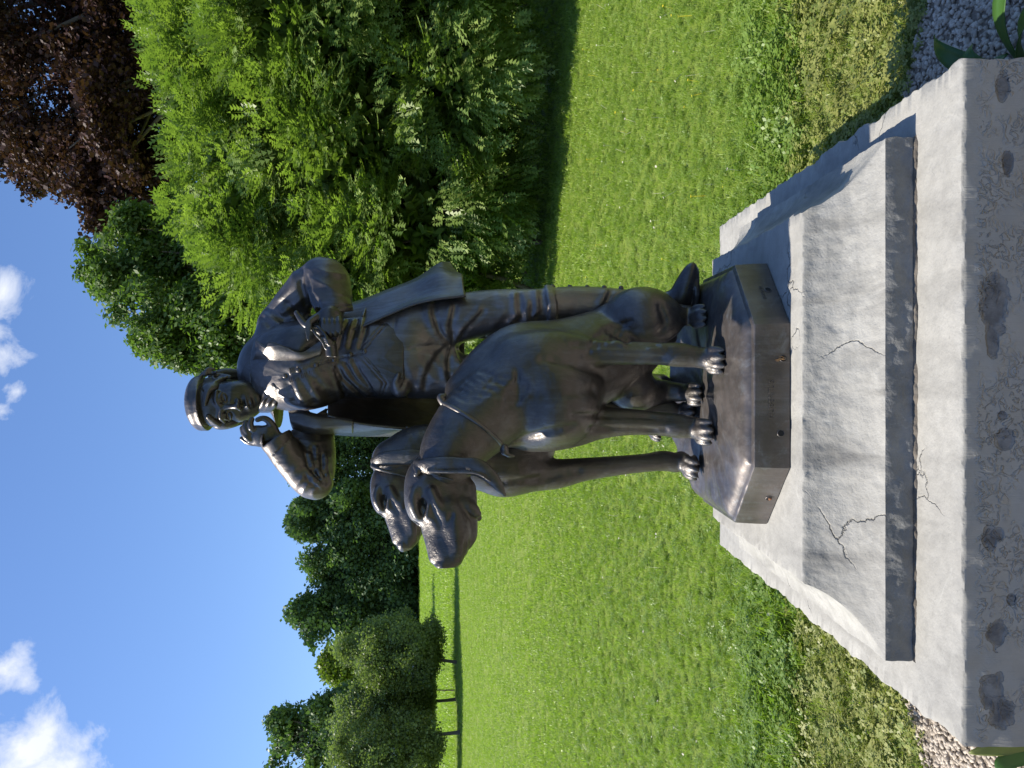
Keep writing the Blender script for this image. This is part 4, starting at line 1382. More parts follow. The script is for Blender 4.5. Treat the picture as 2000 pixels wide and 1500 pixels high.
# one sheet: fine near the statue, reaching past the far trees
ys = np.concatenate([np.linspace(-30, 2, 12), np.linspace(2.3, 12, 90), np.geomspace(12.3, 900, 90)])
xs = np.concatenate([-np.geomspace(700, 9, 34), np.linspace(-8.6, 8.6, 100), np.geomspace(9, 700, 34)])
V = []
for y in ys:
    for x in xs:
        z = gz(x, y)
        if y > 105: z = gz(x, 105) + (y - 105) * .0 - (y - 105) * .02
        V.append((x, y, z))
idx = np.arange(len(V)).reshape(len(ys), len(xs))
F = np.stack([idx[:-1, :-1].ravel(), idx[:-1, 1:].ravel(), idx[1:, 1:].ravel(), idx[1:, :-1].ravel()], 1)
m_lawn, nt, b = new_mat('lawn_turf')
p = mapped(nt)
a1 = noise_tex(nt, mapped(nt, (.35, .9, 1)), 1.0, 4, .6)
a2 = noise_tex(nt, p, 14, 6, .72)
a3 = noise_tex(nt, p, 1.6, 5, .65)
c = mixc(nt, ramp(nt, a1, [(.35, 0.0), (.65, 1.0)]), (.185, .260, .036), (.235, .305, .048))
c = mixc(nt, ramp(nt, a3, [(.42, 0.0), (.70, .8)]), c, (.220, .270, .055))
c = mixc(nt, ramp(nt, a2, [(.42, 0.0), (.62, .6)]), c, (.110, .170, .026))
g = nt.nodes.new('ShaderNodeNewGeometry'); sp = nt.nodes.new('ShaderNodeSeparateXYZ'); nt.links.new(g.outputs['Position'], sp.inputs[0])
near = ramp(nt, mathn(nt, 'ADD', mathn(nt, 'MULTIPLY', sp.outputs['Y'], .1), mathn(nt, 'MULTIPLY', a3, .04)), [(.355, 1.0), (.40, 0.0)])
dry = mixc(nt, ramp(nt, a2, [(.4, 0.0), (.65, 1.0)]), (.13, .17, .035), (.23, .23, .075))
c = mixc(nt, near, c, dry)
nt.links.new(c, b.inputs['Base Color']); b.inputs['Roughness'].default_value = .8
b.inputs['Specular IOR Level'].default_value = .2
nrm = bump(nt, a2, .8, .05)
nrm = bump(nt, noise_tex(nt, p, 60, 4, .7), .7, .02, nrm)
nt.links.new(nrm, b.inputs['Normal'])
lawn = link_mesh('lawn', np_mesh('lawn', V, F), m_lawn)
tag(lawn, kind='structure')

# gravel bed round the pedestal
m_gr, nt, b = new_mat('gravel_bed')
n = noise_tex(nt, mapped(nt), 90, 4, .7)
nt.links.new(mixc(nt, n, (.16, .12, .09), (.42, .36, .28)), b.inputs['Base Color']); b.inputs['Roughness'].default_value = .9
nt.links.new(bump(nt, n, 1.0, .02), b.inputs['Normal'])


def gravel_edge(x):
    """far edge of the gravel as a function of x"""
    ax = abs(x + .02)
    e = np.interp(ax, [0, 1.05, 1.25, 1.6, 2.2, 3.2], [2.05, 2.72, 2.60, 2.28, 2.0, 1.75])
    return e + .05 * mnoise.noise(V3((x * 6, 0, 0)))


xs2 = np.linspace(-3.2, 3.2, 130)
V = []
for t in np.linspace(0, 1, 40):
    for x in xs2:
        y = -1 + (gravel_edge(x) + 1) * t
        V.append((x, y, .106 + .004 * fbm((x, y, 0), 9, 3)))
idx = np.arange(len(V)).reshape(40, len(xs2))
F = np.stack([idx[:-1, :-1].ravel(), idx[:-1, 1:].ravel(), idx[1:, 1:].ravel(), idx[1:, :-1].ravel()], 1)
tag(link_mesh('gravel_path', np_mesh('gravel_path', V, F), m_gr), kind='structure')

# ---- sources for scattered stuff; they are only used by the scatter, never linked to the scene
def src(name, me, mat):
    o = bpy.data.objects.new(name, me)
    me.materials.append(mat)
    return o


def blade_tuft(name, nb, spread, h, wdt, bend, mat, seed):
    r = np.random.default_rng(seed)
    V, F, tone = [], [], []
    for i in range(nb):
        a = r.uniform(0, 2 * math.pi); rr = spread * math.sqrt(r.uniform())
        x, y = rr * math.cos(a), rr * math.sin(a)
        az = r.uniform(0, 2 * math.pi); hh = h * r.uniform(.55, 1.15); bd = bend * r.uniform(.3, 1.3)
        dx, dy = math.cos(az), math.sin(az); w = wdt * r.uniform(.7, 1.3)
        t0 = r.uniform()
        i0 = len(V)
        for s, ww in ((0, 1), (.5, .8), (1.0, .04)):
            px, py = x + dx * bd * hh * s * s, y + dy * bd * hh * s * s
            pz = hh * s * (1 - .35 * bd * s) - .01
            V.append((px - dy * w * ww, py + dx * w * ww, pz)); V.append((px + dy * w * ww, py - dx * w * ww, pz)); tone += [t0, t0]
        for s in range(2):
            F.append((i0 + 2 * s, i0 + 2 * s + 1, i0 + 2 * s + 3, i0 + 2 * s + 2))
    return src(name, np_mesh(name, V, F, {'tone': tone}), mat)


def clover_tuft(name, n, spread, mat, seed, size=.0075):
    r = np.random.default_rng(seed)
    V, F, tone = [], [], []
    for i in range(n):
        a = r.uniform(0, 6.283); rr = spread * math.sqrt(r.uniform())
        c = np.array((rr * math.cos(a), rr * math.sin(a), r.uniform(.025, .06)))
        t0 = r.uniform()
        for k in range(3):
            b = a + k * 2.094 + r.uniform(-.2, .2)
            d = np.array((math.cos(b), math.sin(b), r.uniform(-.1, .35))); q = np.array((-math.sin(b), math.cos(b), 0))
            i0 = len(V); s = size * r.uniform(.8, 1.3)
            V += [c, c + d * s + q * s * .7, c + d * s * 1.9, c + d * s - q * s * .7]; tone += [t0] * 4
            F.append((i0, i0 + 1, i0 + 2, i0 + 3))
    return src(name, np_mesh(name, V, F, {'tone': tone}), mat)


def pebble(name, mat, seed):
    r = np.random.default_rng(seed)
    me = lump_mesh(None, .011 * r.uniform(.8, 1.2), .008 * r.uniform(.8, 1.2), .006, 8)
    me.name = name
    co_ = np.zeros(len(me.vertices) * 3); me.vertices.foreach_get('co', co_)
    co_ = co_.reshape(-1, 3) * (1 + .12 * r.normal(size=(len(me.vertices), 1))); me.vertices.foreach_set('co', co_.ravel())
    a = me.attributes.new('tone', 'FLOAT', 'POINT'); a.data.foreach_set('value', np.full(len(me.vertices), r.uniform(), np.float32))
    return src(name, me, mat)


def scatter(name, pts, scl, srcs, up=.25, label=None):
    """one object of kind stuff: points carrying instances of a few small source meshes"""
    me = bpy.data.meshes.new(name); me.vertices.add(len(pts)); me.vertices.foreach_set('co', np.ascontiguousarray(pts, np.float32).ravel())
    r = np.random.default_rng(len(pts))
    rot = np.stack([r.normal(0, up, len(pts)), r.normal(0, up, len(pts)), r.uniform(0, 6.283, len(pts))], 1).astype(np.float32)
    a = me.attributes.new('rot', 'FLOAT_VECTOR', 'POINT'); a.data.foreach_set('vector', rot.ravel())
    a = me.attributes.new('scl', 'FLOAT', 'POINT'); a.data.foreach_set('value', np.ascontiguousarray(scl, np.float32))
    a = me.attributes.new('pick', 'INT', 'POINT'); a.data.foreach_set('value', r.integers(0, len(srcs), len(pts)).astype(np.int32))
    o = bpy.data.objects.new(name, me); COL.objects.link(o)
    ng = bpy.data.node_groups.new(name + '_scatter', 'GeometryNodeTree')
    ng.interface.new_socket('Geometry', in_out='INPUT', socket_type='NodeSocketGeometry')
    ng.interface.new_socket('Geometry', in_out='OUTPUT', socket_type='NodeSocketGeometry')
    gi, go = ng.nodes.new('NodeGroupInput'), ng.nodes.new('NodeGroupOutput')
    m2p = ng.nodes.new('GeometryNodeMeshToPoints')
    ng.links.new(gi.outputs[0], m2p.inputs['Mesh'])
    g2 = ng.nodes.new('GeometryNodeGeometryToInstance')
    for s in reversed(srcs):
        oi = ng.nodes.new('GeometryNodeObjectInfo'); oi.inputs['Object'].default_value = s
        ng.links.new(oi.outputs['Geometry'], g2.inputs[0])
    ip = ng.nodes.new('GeometryNodeInstanceOnPoints')
    ng.links.new(m2p.outputs[0], ip.inputs['Points']); ng.links.new(g2.outputs[0], ip.inputs['Instance'])
    ip.inputs['Pick Instance'].default_value = True

    def named(nm, dt):
        q = ng.nodes.new('GeometryNodeInputNamedAttribute'); q.data_type = dt; q.inputs['Name'].default_value = nm
        return q.outputs['Attribute']
    ng.links.new(named('pick', 'INT'), ip.inputs['Instance Index'])
    e2r = ng.nodes.new('FunctionNodeEulerToRotation'); ng.links.new(named('rot', 'FLOAT_VECTOR'), e2r.inputs[0])
    ng.links.new(e2r.outputs[0], ip.inputs['Rotation'])
    ng.links.new(named('scl', 'FLOAT'), ip.inputs['Scale'])
    ng.links.new(ip.outputs[0], go.inputs[0])
    md = o.modifiers.new('scatter', 'NODES'); md.node_group = ng
    tag(o, label, kind='stuff')
    return o


G1 = leafmat('grass_blade', (.165, .255, .030), (.360, .450, .095), .45, .40, .5, 1.2)
G2 = leafmat('clover_leaf', (.110, .195, .026), (.215, .30, .06), .35, .42, .5, 1.2)
G3 = leafmat('dry_grass_blade', (.12, .175, .03), (.32, .32, .10), .3, .5, .4, 2.5)
tufts = [blade_tuft('grass_tuft', 30, .05, .075, .0019, .75, G1, k) for k in range(4)] + [clover_tuft('clover_tuft', 14, .06, G2, k) for k in range(2)]
tfar = [blade_tuft('grass_tuft_far', 30, .11, .055, .0038, .9, G1, 20 + k) for k in range(3)]
tdry = [blade_tuft('dry_tuft', 26, .045, .028, .0017, .9, G3, 40 + k) for k in range(3)] + [clover_tuft('dry_clover', 10, .05, G3, 44, .008), blade_tuft('dry_tuft_green', 22, .045, .034, .0018, .9, G1, 45)]


def cast(n, y0, y1, power, margin=.25):
    """random lawn points inside the view's wedge, widened for a side-step"""
    r = np.random.default_rng(int(n + y0 * 10))
    y = (y0 ** power + (y1 ** power - y0 ** power) * r.uniform(size=n)) ** (1 / power)
    x = r.uniform(-1, 1, n) * (.5 * y * (1 + margin) + .6)
    return x, y


def lawn_pts(n, y0, y1, power, keep=None):
    x, y = cast(n, y0, y1, power)
    k = np.ones(n, bool)
    for i in range(n):
        if -1.0 < PX(-.72 + CX, 2) - .02 and False: pass
    inside = (x > -.80) & (x < .72) & (y < 3.46)
    k &= ~inside
    if keep is not None: k &= keep(x, y)
    x, y = x[k], y[k]
    z = np.array([gz(a, b) for a, b in zip(x, y)])
    return np.stack([x, y, z], 1)


edge = np.vectorize(lambda x: gravel_edge(x))
wob = np.vectorize(lambda x: .12 * mnoise.noise(V3((x * 1.3, 0, 7))))
pd = lawn_pts(15000, 1.8, 4.05, 2, lambda x, y: (y > edge(x)) & (y < 3.72 + wob(x) + .1))
pn = lawn_pts(56000, 3.5, 12, 1.5, lambda x, y: (y > 3.63 + wob(x)) & (np.random.default_rng(3).uniform(size=len(y)) > (y - 7.5) / 4.5))
pff = lawn_pts(34000, 30, 94, 1.2)
pf = lawn_pts(60000, 6.5, 36, 1.2, lambda x, y: np.random.default_rng(4).uniform(size=len(y)) < (y - 6.5) / 4)
if 'NOVEG' not in DEV:
    r = np.random.default_rng(5)
    # long lush growth just behind the trimmed strip
    sc = .42 + 1.1 * np.exp(-((pn[:, 1] - 3.95) / .42) ** 2) * r.uniform(.5, 1.15, len(pn)) + r.uniform(0, .3, len(pn))
    scatter('trimmed_dry_grass', pd, r.uniform(.7, 1.3, len(pd)), tdry, .3, 'short dry grass strip beside the gravel')
    scatter('lawn_grass', pn, sc, tufts, .25, 'long green grass and clover behind the pedestal')
    scatter('far_lawn_grass', pf, r.uniform(.6, 1.1, len(pf)), tfar, .2, 'bright green grass on the rising lawn')
    scatter('distant_lawn_grass', pff, r.uniform(2.0, 3.2, len(pff)), tfar, .2, 'bright green grass far up the lawn')
    # gravel stones
    MP = leafmat('pebble', (.26, .21, .16), (.62, .55, .46), 0.0, .8, .3, 30)
    pebs = [pebble('pebble', MP, k) for k in range(6)]
    n = 26000
    x = r.uniform(-1.9, 1.9, n); y = r.uniform(1.6, 2.85, n)
    k = (y < edge(x) + .02) & ~((x > -.78) & (x < .70)); x, y = x[k], y[k]
    scatter('gravel', np.stack([x, y, np.full(len(x), .110)], 1), r.uniform(.45, 1.25, len(x)), pebs, .5, 'pale loose gravel beside the pedestal')
    # small yellow flowers
    fy = leafmat('yellow_petal', (.75, .55, .03), (.85, .70, .05), .2, .5, .3)
    fw = leafmat('pale_petal', (.55, .50, .42), (.70, .62, .58), .2, .6, .3)

    def flower(name, mat, s, seed):
        r = np.random.default_rng(seed)
        V, F, tone = [], [], []
        for k in range(6):
            b = k * 1.047; d = np.array((math.cos(b), math.sin(b), .25)); q = np.array((-math.sin(b), math.cos(b), 0))
            c = np.array((0, 0, .085)); i0 = len(V)
            V += [c, c + d * s + q * s * .5, c + d * s * 1.7, c + d * s - q * s * .5]; tone += [r.uniform()] * 4; F.append((i0, i0 + 1, i0 + 2, i0 + 3))
        V += [(-.001, 0, 0), (.001, 0, 0), (.001, 0, .085), (-.001, 0, .085)]; tone += [0] * 4; F.append((len(V) - 4, len(V) - 3, len(V) - 2, len(V) - 1))
        return src(name, np_mesh(name, V, F, {'tone': tone}), mat)
    P = lawn_pts(120, 4.2, 8.5, 1.8, lambda x, y: (x > .2))
    P = P[[i for i in range(len(P)) if mnoise.noise(V3((P[i, 0] * 1.1, P[i, 1] * 1.1, 2))) > -.05]]
    scatter('yellow_flowers', P, r.uniform(.8, 1.3, len(P)), [flower('yellow_flower', fy, .006, 1)], .2, 'tiny yellow flowers scattered in the grass')
    P = lawn_pts(170, 3.9, 7.5, 1.8)
    scatter('pale_clover_heads', P, r.uniform(.7, 1.3, len(P)), [flower('clover_head', fw, .0055, 2)], .3, 'pale clover heads in the grass')

# distant hill seen in the gap between the trees
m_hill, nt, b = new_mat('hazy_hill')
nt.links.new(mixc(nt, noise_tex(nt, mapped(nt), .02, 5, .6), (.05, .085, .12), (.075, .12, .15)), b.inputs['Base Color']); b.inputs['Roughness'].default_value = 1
V, F = [], []
nx = 60
for i in range(nx + 1):
    t = i / nx; X = -640 + 700 * t
    top = 121 * math.exp(-((X + 285) / 75) ** 2) + 46 + 6 * mnoise.noise(V3((X * .02, 0, 0)))
    for j, (yy, ff) in enumerate(((560, 0), (590, .3), (640, .62), (700, .86), (760, 1.0), (900, .9))):
        V.append((X, yy, -20 + (top + 20) * ff + 3 * mnoise.noise(V3((X * .03, yy * .03, 1)))))
for i in range(nx):
    for j in range(5):
        a = i * 6 + j; F.append((a, a + 1, a + 7, a + 6))
tag(link_mesh('hill', np_mesh('hill', V, F), m_hill), kind='structure')

# ------------------------------------------------------------------ trees: trunk, limbs and crowns of single leaves
def quat_frames(D, r):
    """for unit directions D (n,3): side vectors with random twist"""
    n = len(D)
    A = r.normal(size=(n, 3)); S = np.cross(D, A); S /= np.linalg.norm(S, axis=1, keepdims=True) + 1e-9
    return S, np.cross(D, S)


def crown_mesh(name, tmpl_v, tmpl_f, pos, direc, side, size, tone, mat, parent, label=None):
    """copies one leaf-spray template to every position; template x along direc, y along side"""
    n = len(pos); k = len(tmpl_v)
    nrm = np.cross(direc, side)
    V = pos[:, None, :] + size[:, None, None] * (tmpl_v[None, :, 0:1] * direc[:, None, :] + tmpl_v[None, :, 1:2] * side[:, None, :] + tmpl_v[None, :, 2:3] * nrm[:, None, :])
    F = tmpl_f[None] + (np.arange(n) * k)[:, None, None]
    me = np_mesh(name, V.reshape(-1, 3), F.reshape(-1, tmpl_f.shape[1]), {'tone': np.repeat(tone, k)})
    o = link_mesh(name, me, mat, parent, smooth=False)
    return o


def pinnate():
    """compound leaf: seven pairs of drooping leaflets and one at the tip, every leaflet one pointed face"""
    V, F = [], []
    for i in range(4):
        x = .16 + i * .22; L = .34 * math.sin(math.pi * (.26 + .54 * i / 4)) + .03
        for s in (-1, 1):
            z = -.10 * (x ** 2)
            b = np.array((x, 0, z)); tip = np.array((x + L * .50, s * L, z - .12 * L - .03)); w = .125
            d = (tip - b) / np.linalg.norm(tip - b); q = np.array((d[1], -d[0], 0)) * w
            m_ = b + (tip - b) * .32
            i0 = len(V); V += [m_ + q, tip, m_ - q]; F.append((i0, i0 + 1, i0 + 2))
    i0 = len(V); V += [(1.02, .045, -.11), (1.28, 0, -.15), (1.02, -.045, -.11)]; F.append((i0, i0 + 1, i0 + 2))
    V += [(0, .010, 0), (0, -.010, 0), (1.0, 0, -.10)]; F.append((i0 + 3, i0 + 4, i0 + 5))
    return np.array(V, float), np.array(F)


def cluster(nl, seed, leaf=.3, flat=.7, wid=.38):
    """twig end with a few simple leaves"""
    r = np.random.default_rng(seed)
    V, F = [], []
    for i in range(nl):
        b = r.normal(0, .26, 3) * (1, 1, flat); d = r.normal(size=3) * (1, 1, .6); d /= np.linalg.norm(d)
        q = np.cross(d, r.normal(size=3)); q /= np.linalg.norm(q); L = leaf * r.uniform(.7, 1.3)
        i0 = len(V); V += [b, b + d * L * .5 + q * L * wid, b + d * L, b + d * L * .5 - q * L * wid]; F.append((i0, i0 + 1, i0 + 2, i0 + 3))
    return np.array(V), np.array(F)


M_BARK, nt, b = new_mat('bark')
nn = noise_tex(nt, mapped(nt, (9, 9, 1.6)), 1.6, 5, .65)
nt.links.new(mixc(nt, nn, (.055, .045, .036), (.17, .15, .125)), b.inputs['Base Color']); b.inputs['Roughness'].default_value = .9
nt.links.new(bump(nt, nn, .8, .03), b.inputs['Normal'])


def tube_mesh(V, F, pts, seg=7):
    n0 = len(V)
    for i, (p, r) in enumerate(pts):
        d = (pts[min(i + 1, len(pts) - 1)][0] - pts[max(i - 1, 0)][0]).normalized()
        a = d.cross(V3((.3, .9, .2))).normalized(); b_ = d.cross(a)
        for k in range(seg):
            t = 2 * math.pi * k / seg
            V.append(tuple(p + (a * math.cos(t) + b_ * math.sin(t)) * r))
    for i in range(len(pts) - 1):
        for k in range(seg):
            a_, b2 = n0 + i * seg + k, n0 + i * seg + (k + 1) % seg
            F.append((a_, b2, b2 + seg, a_ + seg))


def trunk(parent, base, targets, r0, seed, first=.35, name='trunk'):
    """tapered trunk with limbs that reach into the crown's clumps"""
    rr = random.Random(seed)
    top = max(targets, key=lambda t: t.z)
    V, F = [], []
    H = top.z - base.z
    spine = []
    for i in range(9):
        t = i / 8
        spine.append((V3((base.x + (top.x - base.x) * t * .6 + rr.uniform(-1, 1) * .02 * H * t, base.y + (top.y - base.y) * t * .6 + rr.uniform(-1, 1) * .02 * H * t, base.z - .25 + (H * .9 + .25) * t)), r0 * (1.25 if i == 0 else 1) * (1 - .85 * t) + .01))
    tube_mesh(V, F, spine, 9)
    for tg in targets:
        t = min(.85, max(first, rr.uniform(first, .75) * min(1, (tg.z - base.z) / H + .2)))
        k = t * 8; i = int(k); s = spine[i][0].lerp(spine[i + 1][0], k - i); rs = spine[i][1] * .55
        mid = s.lerp(tg, .5) + V3((rr.uniform(-.05, .05) * H, rr.uniform(-.05, .05) * H, rr.uniform(-.02, .06) * H))
        tube_mesh(V, F, [(s, rs), (s.lerp(mid, .5), rs * .75), (mid, rs * .5), (mid.lerp(tg, .6), rs * .3), (tg, rs * .12)], 6)
    o = link_mesh(name, np_mesh(name, V, F), M_BARK, parent)
    return o


def sample_lobes(lobes, n, r, shell=.35, out_only=None):
    """points in the outer shell of a union of ellipsoids; lobes: (centre, radii)"""
    C = np.array([c for c, _ in lobes]); R = np.array([q for _, q in lobes])
    area = (R.prod(1)) ** (2 / 3); pr = area / area.sum()
    P, D = [], []
    while sum(len(q) for q in P) < n:
        k = r.choice(len(lobes), n, p=pr)
        d = r.normal(size=(n, 3)); d /= np.linalg.norm(d, axis=1, keepdims=True)
        rad = 1 - shell * r.uniform(size=n) ** 1.6
        rad *= 1 + .10 * r.normal(size=n) * (r.uniform(size=n) < .3)
        p = C[k] + d * R[k] * rad[:, None]
        q = np.ones(n, bool)
        for j in range(len(lobes)):
            e = (((p - C[j]) / R[j]) ** 2).sum(1)
            q &= (e > (1 - shell) ** 2 * .9) | (k == j)
        if out_only is not None: q &= out_only(p, d)
        P.append(p[q]); D.append(d[q])
    return np.vstack(P)[:n], np.vstack(D)[:n]


def clumpy(p, scale, seed):
    return np.array([mnoise.noise(V3(q) * scale + V3((seed, 0, 0))) for q in p])


def sublobes(L, k, f, seed):
    """break every big clump into smaller ones sitting on its shell"""
    rr = np.random.default_rng(seed)
    out = []
    for c, q in L:
        q = np.array(q, float)
        out.append((c, tuple(q * (1 - f * .55))))
        for i in range(k):
            d = rr.normal(size=3); d /= np.linalg.norm(d)
            if d[1] > .5: d[1] *= -1
            s = f * rr.uniform(.7, 1.25)
            out.append((V3(np.array(c) + d * q * (1 - f * .6)), tuple(q * s)))
    return out


def make_tree(name, label, cat, base, lobes, n, tm, size, mat, seed, r0=.2, droop=.3, group=None, shell=.4, gap=None, out_only=None, first=.35, bark=True, gapk=-.12, neat=False):
    r = np.random.default_rng(seed)
    root = empty(name, base)
    tag(root, label, cat, group)
    P, D = sample_lobes(lobes, n, r, shell, out_only)
    if gap:   # holes and clumps
        g = clumpy(P, gap, seed)
        keep = g > gapk + r.normal(0, .12, len(P))
        P, D = P[keep], D[keep]
    di = D * (.7 if not neat else .85) + r.normal(0, .45 if not neat else .24, D.shape); di[:, 2] -= droop; di /= np.linalg.norm(di, axis=1, keepdims=True)
    up = np.tile((0, 0, 1.0), (len(P), 1)) + r.normal(0, .35 if not neat else .22, P.shape)
    sd = np.cross(di, up); sd /= np.linalg.norm(sd, axis=1, keepdims=True)
    tone = np.clip(r.uniform(size=len(P)) * .6 + .2 + clumpy(P, .9 / max(.3, size * 3), seed + 3) * .5, 0, 1)
    crown_mesh('crown', tm[0], tm[1], P, di, sd, size * r.uniform(.7, 1.25, len(P)), tone, mat, root)
    if bark:
        tg = [V3(c) for c, q in lobes][:40]
        trunk(root, V3(base), tg, r0, seed, first)
    return root


L_PIN = leafmat('pinnate_leaf', (.060, .120, .020), (.290, .370, .100), .36, .46, .45, 1.5)
L_MID = leafmat('mid_leaf', (.060, .115, .022), (.160, .235, .065), .36, .5, .4, .9)
L_RED = leafmat('copper_beech_leaf', (.022, .011, .012), (.080, .036, .030), .22, .55, .3, .8)
L_DARK = leafmat('dark_leaf', (.040, .085, .040), (.130, .200, .080), .28, .6, .3, .25)  # lightened towards blue: distance haze of the far trees put into the colour
L_BIRCH = leafmat('birch_leaf', (.105, .150, .058), (.260, .310, .130), .3, .5, .4, .6)
L_YEL = leafmat('yellow_green_leaf', (.11, .16, .018), (.20, .26, .035), .35, .5, .4, .5)

if 'NOVEG' not in DEV:
    def lobe(u, v, d, ru, rv, rd):
        return (W(u, v, d), (ru * d / 1500, rd, rv * d / 1500))

    # ---- the big pinnate-leaved shrub to the right
    L = [lobe(1010, 555, 10.4, 160, 150, 1.3), lobe(955, 700, 10.0, 130, 170, 1.2), lobe(900, 860, 10.2, 120, 150, 1.1), lobe(1060, 800, 9.6, 150, 190, 1.3),
         lobe(1190, 520, 10.2, 185, 160, 1.5), lobe(1230, 700, 9.4, 190, 220, 1.4), lobe(1400, 475, 10.2, 185, 155, 1.5), lobe(1440, 640, 9.2, 190, 230, 1.5),
         lobe(1620, 550, 9.6, 200, 200, 1.6), lobe(1690, 780, 9.0, 200, 220, 1.6), lobe(1130, 930, 9.7, 150, 120, 1.1), lobe(1340, 900, 9.0, 190, 150, 1.2), lobe(1540, 900, 8.8, 200, 160, 1.3),
         lobe(985, 960, 10.4, 90, 80, .8), lobe(835, 960, 10.9, 60, 90, .7), lobe(1085, 425, 10.8, 105, 75, 1.0), lobe(1290, 380, 10.6, 120, 60, 1.0), lobe(1480, 350, 10.4, 110, 60, 1.0)]
    L = [(Vector((c.x * 1.07, c.y * 1.07, CAMZ + (c.z - CAMZ) * 1.07)), tuple(q * 1.07 for q in rr_)) for c, rr_ in L]
    vis = lambda p, d: ((d[:, 1] < .45) | (d[:, 2] > .5)) & (p[:, 2] > .75 + .145 * (p[:, 1] - 3.8) - .35)
    base = (2.8, 12.0, gz(2.8, 12.0))
    shrub = make_tree('pinnate_shrub', 'huge bright green shrub with feathery compound leaves behind the statue on the right', 'shrub', base, L, 42000, pinnate(), .215, L_PIN, 11, .14, .45, shell=.5, gap=1.7, out_only=vis, first=.05, gapk=-.03, neat=True)
    V, F = [], []
    rr = random.Random(4)
    for i in range(26):
        x = rr.uniform(.3, 7.5); y = rr.uniform(10.6, 12.4)
        z = gz(x, y); p = V3((x, y, z - .1)); pts = [(p, .035)]
        for k in range(5):
            p = p + V3((rr.uniform(-.25, .25), rr.uniform(-.3, .1), rr.uniform(.35, .6))); pts.append((p, .035 * (1 - k / 6)))
        tube_mesh(V, F, pts, 6)
    o = link_mesh('stems', np_mesh('stems', V, F), M_BARK, shrub); tag(o, kind='stuff')
    # inner foliage so the heart of the shrub is leafy
    r = np.random.default_rng(8)
    n = 9000
    Ls = [(c, tuple(q * .62 for q in rr_)) for c, rr_ in L]
    P, D = sample_lobes(Ls, n, r, .35, lambda p, d: (p[:, 2] > 1.0 + .145 * (p[:, 1] - 3.8) - .1))
    P[:, 1] += .5
    sd, _ = quat_frames(D, r)
    tm = cluster(5, 2, .5)
    o = crown_mesh('inner_crown', tm[0], tm[1], P, D, sd, np.full(n, .42), r.uniform(0, .5, n), L_PIN, shrub)

    # ---- copper beech above it
    L = [lobe(1500, 60, 21, 230, 170, 3.2), lobe(1340, 100, 22, 180, 150, 2.6), lobe(1200, 190, 22, 120, 100, 2.0), lobe(1290, 260, 21, 170, 100, 2.2), lobe(1130, 290, 22, 110, 70, 1.6),
         lobe(1440, 300, 21, 220, 170, 2.6), lobe(1640, 200, 20, 220, 250, 3), lobe(1080, 350, 22.4, 70, 50, 1.2), lobe(1190, 40, 23, 75, 45, 1.4), lobe(1400, -80, 22, 200, 120, 2.8), lobe(1240, 110, 22.5, 120, 80, 2), lobe(1020, 385, 23, 40, 30, .8), lobe(1110, 220, 22, 85, 60, 1.5), lobe(1070, 300, 22, 70, 60, 1.3), lobe(1170, 330, 22, 90, 60, 1.4)]
    L = sublobes(L, 9, .34, 1)
    base = (10.5, 22, gz(10.5, 22))
    make_tree('copper_beech', 'tall dark purple-leaved beech rising behind the bright shrub', 'tree', base, L, 46000, cluster(5, 5, .38), .31, L_RED, 21, .38, .35, shell=.5, gap=.7, gapk=-.14)

    # ---- mid green tree between beech and the boy's head
    L = [lobe(985, 290, 16.5, 110, 90, 1.4), lobe(900, 330, 16, 105, 110, 1.3), lobe(1040, 420, 16.5, 130, 120, 1.5), lobe(880, 440, 16, 105, 100, 1.3), lobe(960, 220, 16.6, 45, 55, .7),
         lobe(850, 300, 16, 45, 45, .7), lobe(815, 390, 16, 50, 55, .8), lobe(790, 460, 16, 42, 45, .6), lobe(930, 560, 16, 130, 110, 1.3), lobe(1005, 185, 16.6, 30, 28, .5), lobe(830, 560, 16, 60, 60, .8)]
    L = sublobes(L, 11, .30, 2)
    base = (2.2, 16.4, gz(2.2, 16.4))
    make_tree('feathery_tree', 'mid green feathery-leaved tree rising behind the shoulder of the bronze boy', 'tree', base, L, 30000, cluster(6, 33, .36, .8, .30), .30, L_MID, 31, .16, .35, shell=.75, gap=1.3, gapk=-.08)

    # ---- row of big dark trees at the head of the lawn
    for k, (cu, cv, hw, hv, d, n) in enumerate(((590, 720, 95, 125, 96, 8000), (480, 705, 75, 115, 92, 9000), (400, 722, 70, 105, 90, 9000), (300, 715, 85, 120, 90, 12000), (690, 740, 70, 100, 98, 5000))):
        rr = random.Random(50 + k)
        L = [lobe(cu, cv, d, hw * .8, hv * .8, 5)]
        for i in range(20):
            a = i * 2.4; q = .50 + .45 * rr.random()
            L.append(lobe(cu + hw * q * math.cos(a), cv + hv * q * math.sin(a) - 4, d + rr.uniform(-3, 1), hw * rr.uniform(.28, .45), hv * rr.uniform(.22, .36), 2.6))
        X = (cu - 750) / 1500 * d
        lab = ['dark green oak in the far row, behind the elbow of the bronze boy', 'dark tall tree of the far row just right of its gap of sky', 'dark far tree beyond the noses of the hounds',
               'broad round dark tree at the left end of the far row', 'dark far tree mostly behind the coat of the bronze boy'][k]
        make_tree('oak_tree', lab, 'tree', (X, d, gz(X, d)), L, int(n * 1.7), cluster(5, 60 + k, .46), .85, L_DARK, 60 + k, .5, .15, group='big dark trees at the head of the lawn', shell=.6, gap=.16, gapk=-.22)
    L = [lobe(205, 655, 84, 32, 30, 2.5), lobe(188, 680, 84, 34, 34, 2.5), lobe(225, 690, 84, 34, 36, 2.5), lobe(205, 740, 84, 45, 60, 2.5)]
    X = (205 - 750) / 1500 * 84
    make_tree('yellow_green_tree', 'small yellow-green tree peeping over the birches before the blue hill', 'tree', (X, 84, gz(X, 84)), L, 3500, cluster(7, 71, .42), .95, L_YEL, 71, .3, .1, shell=.7)
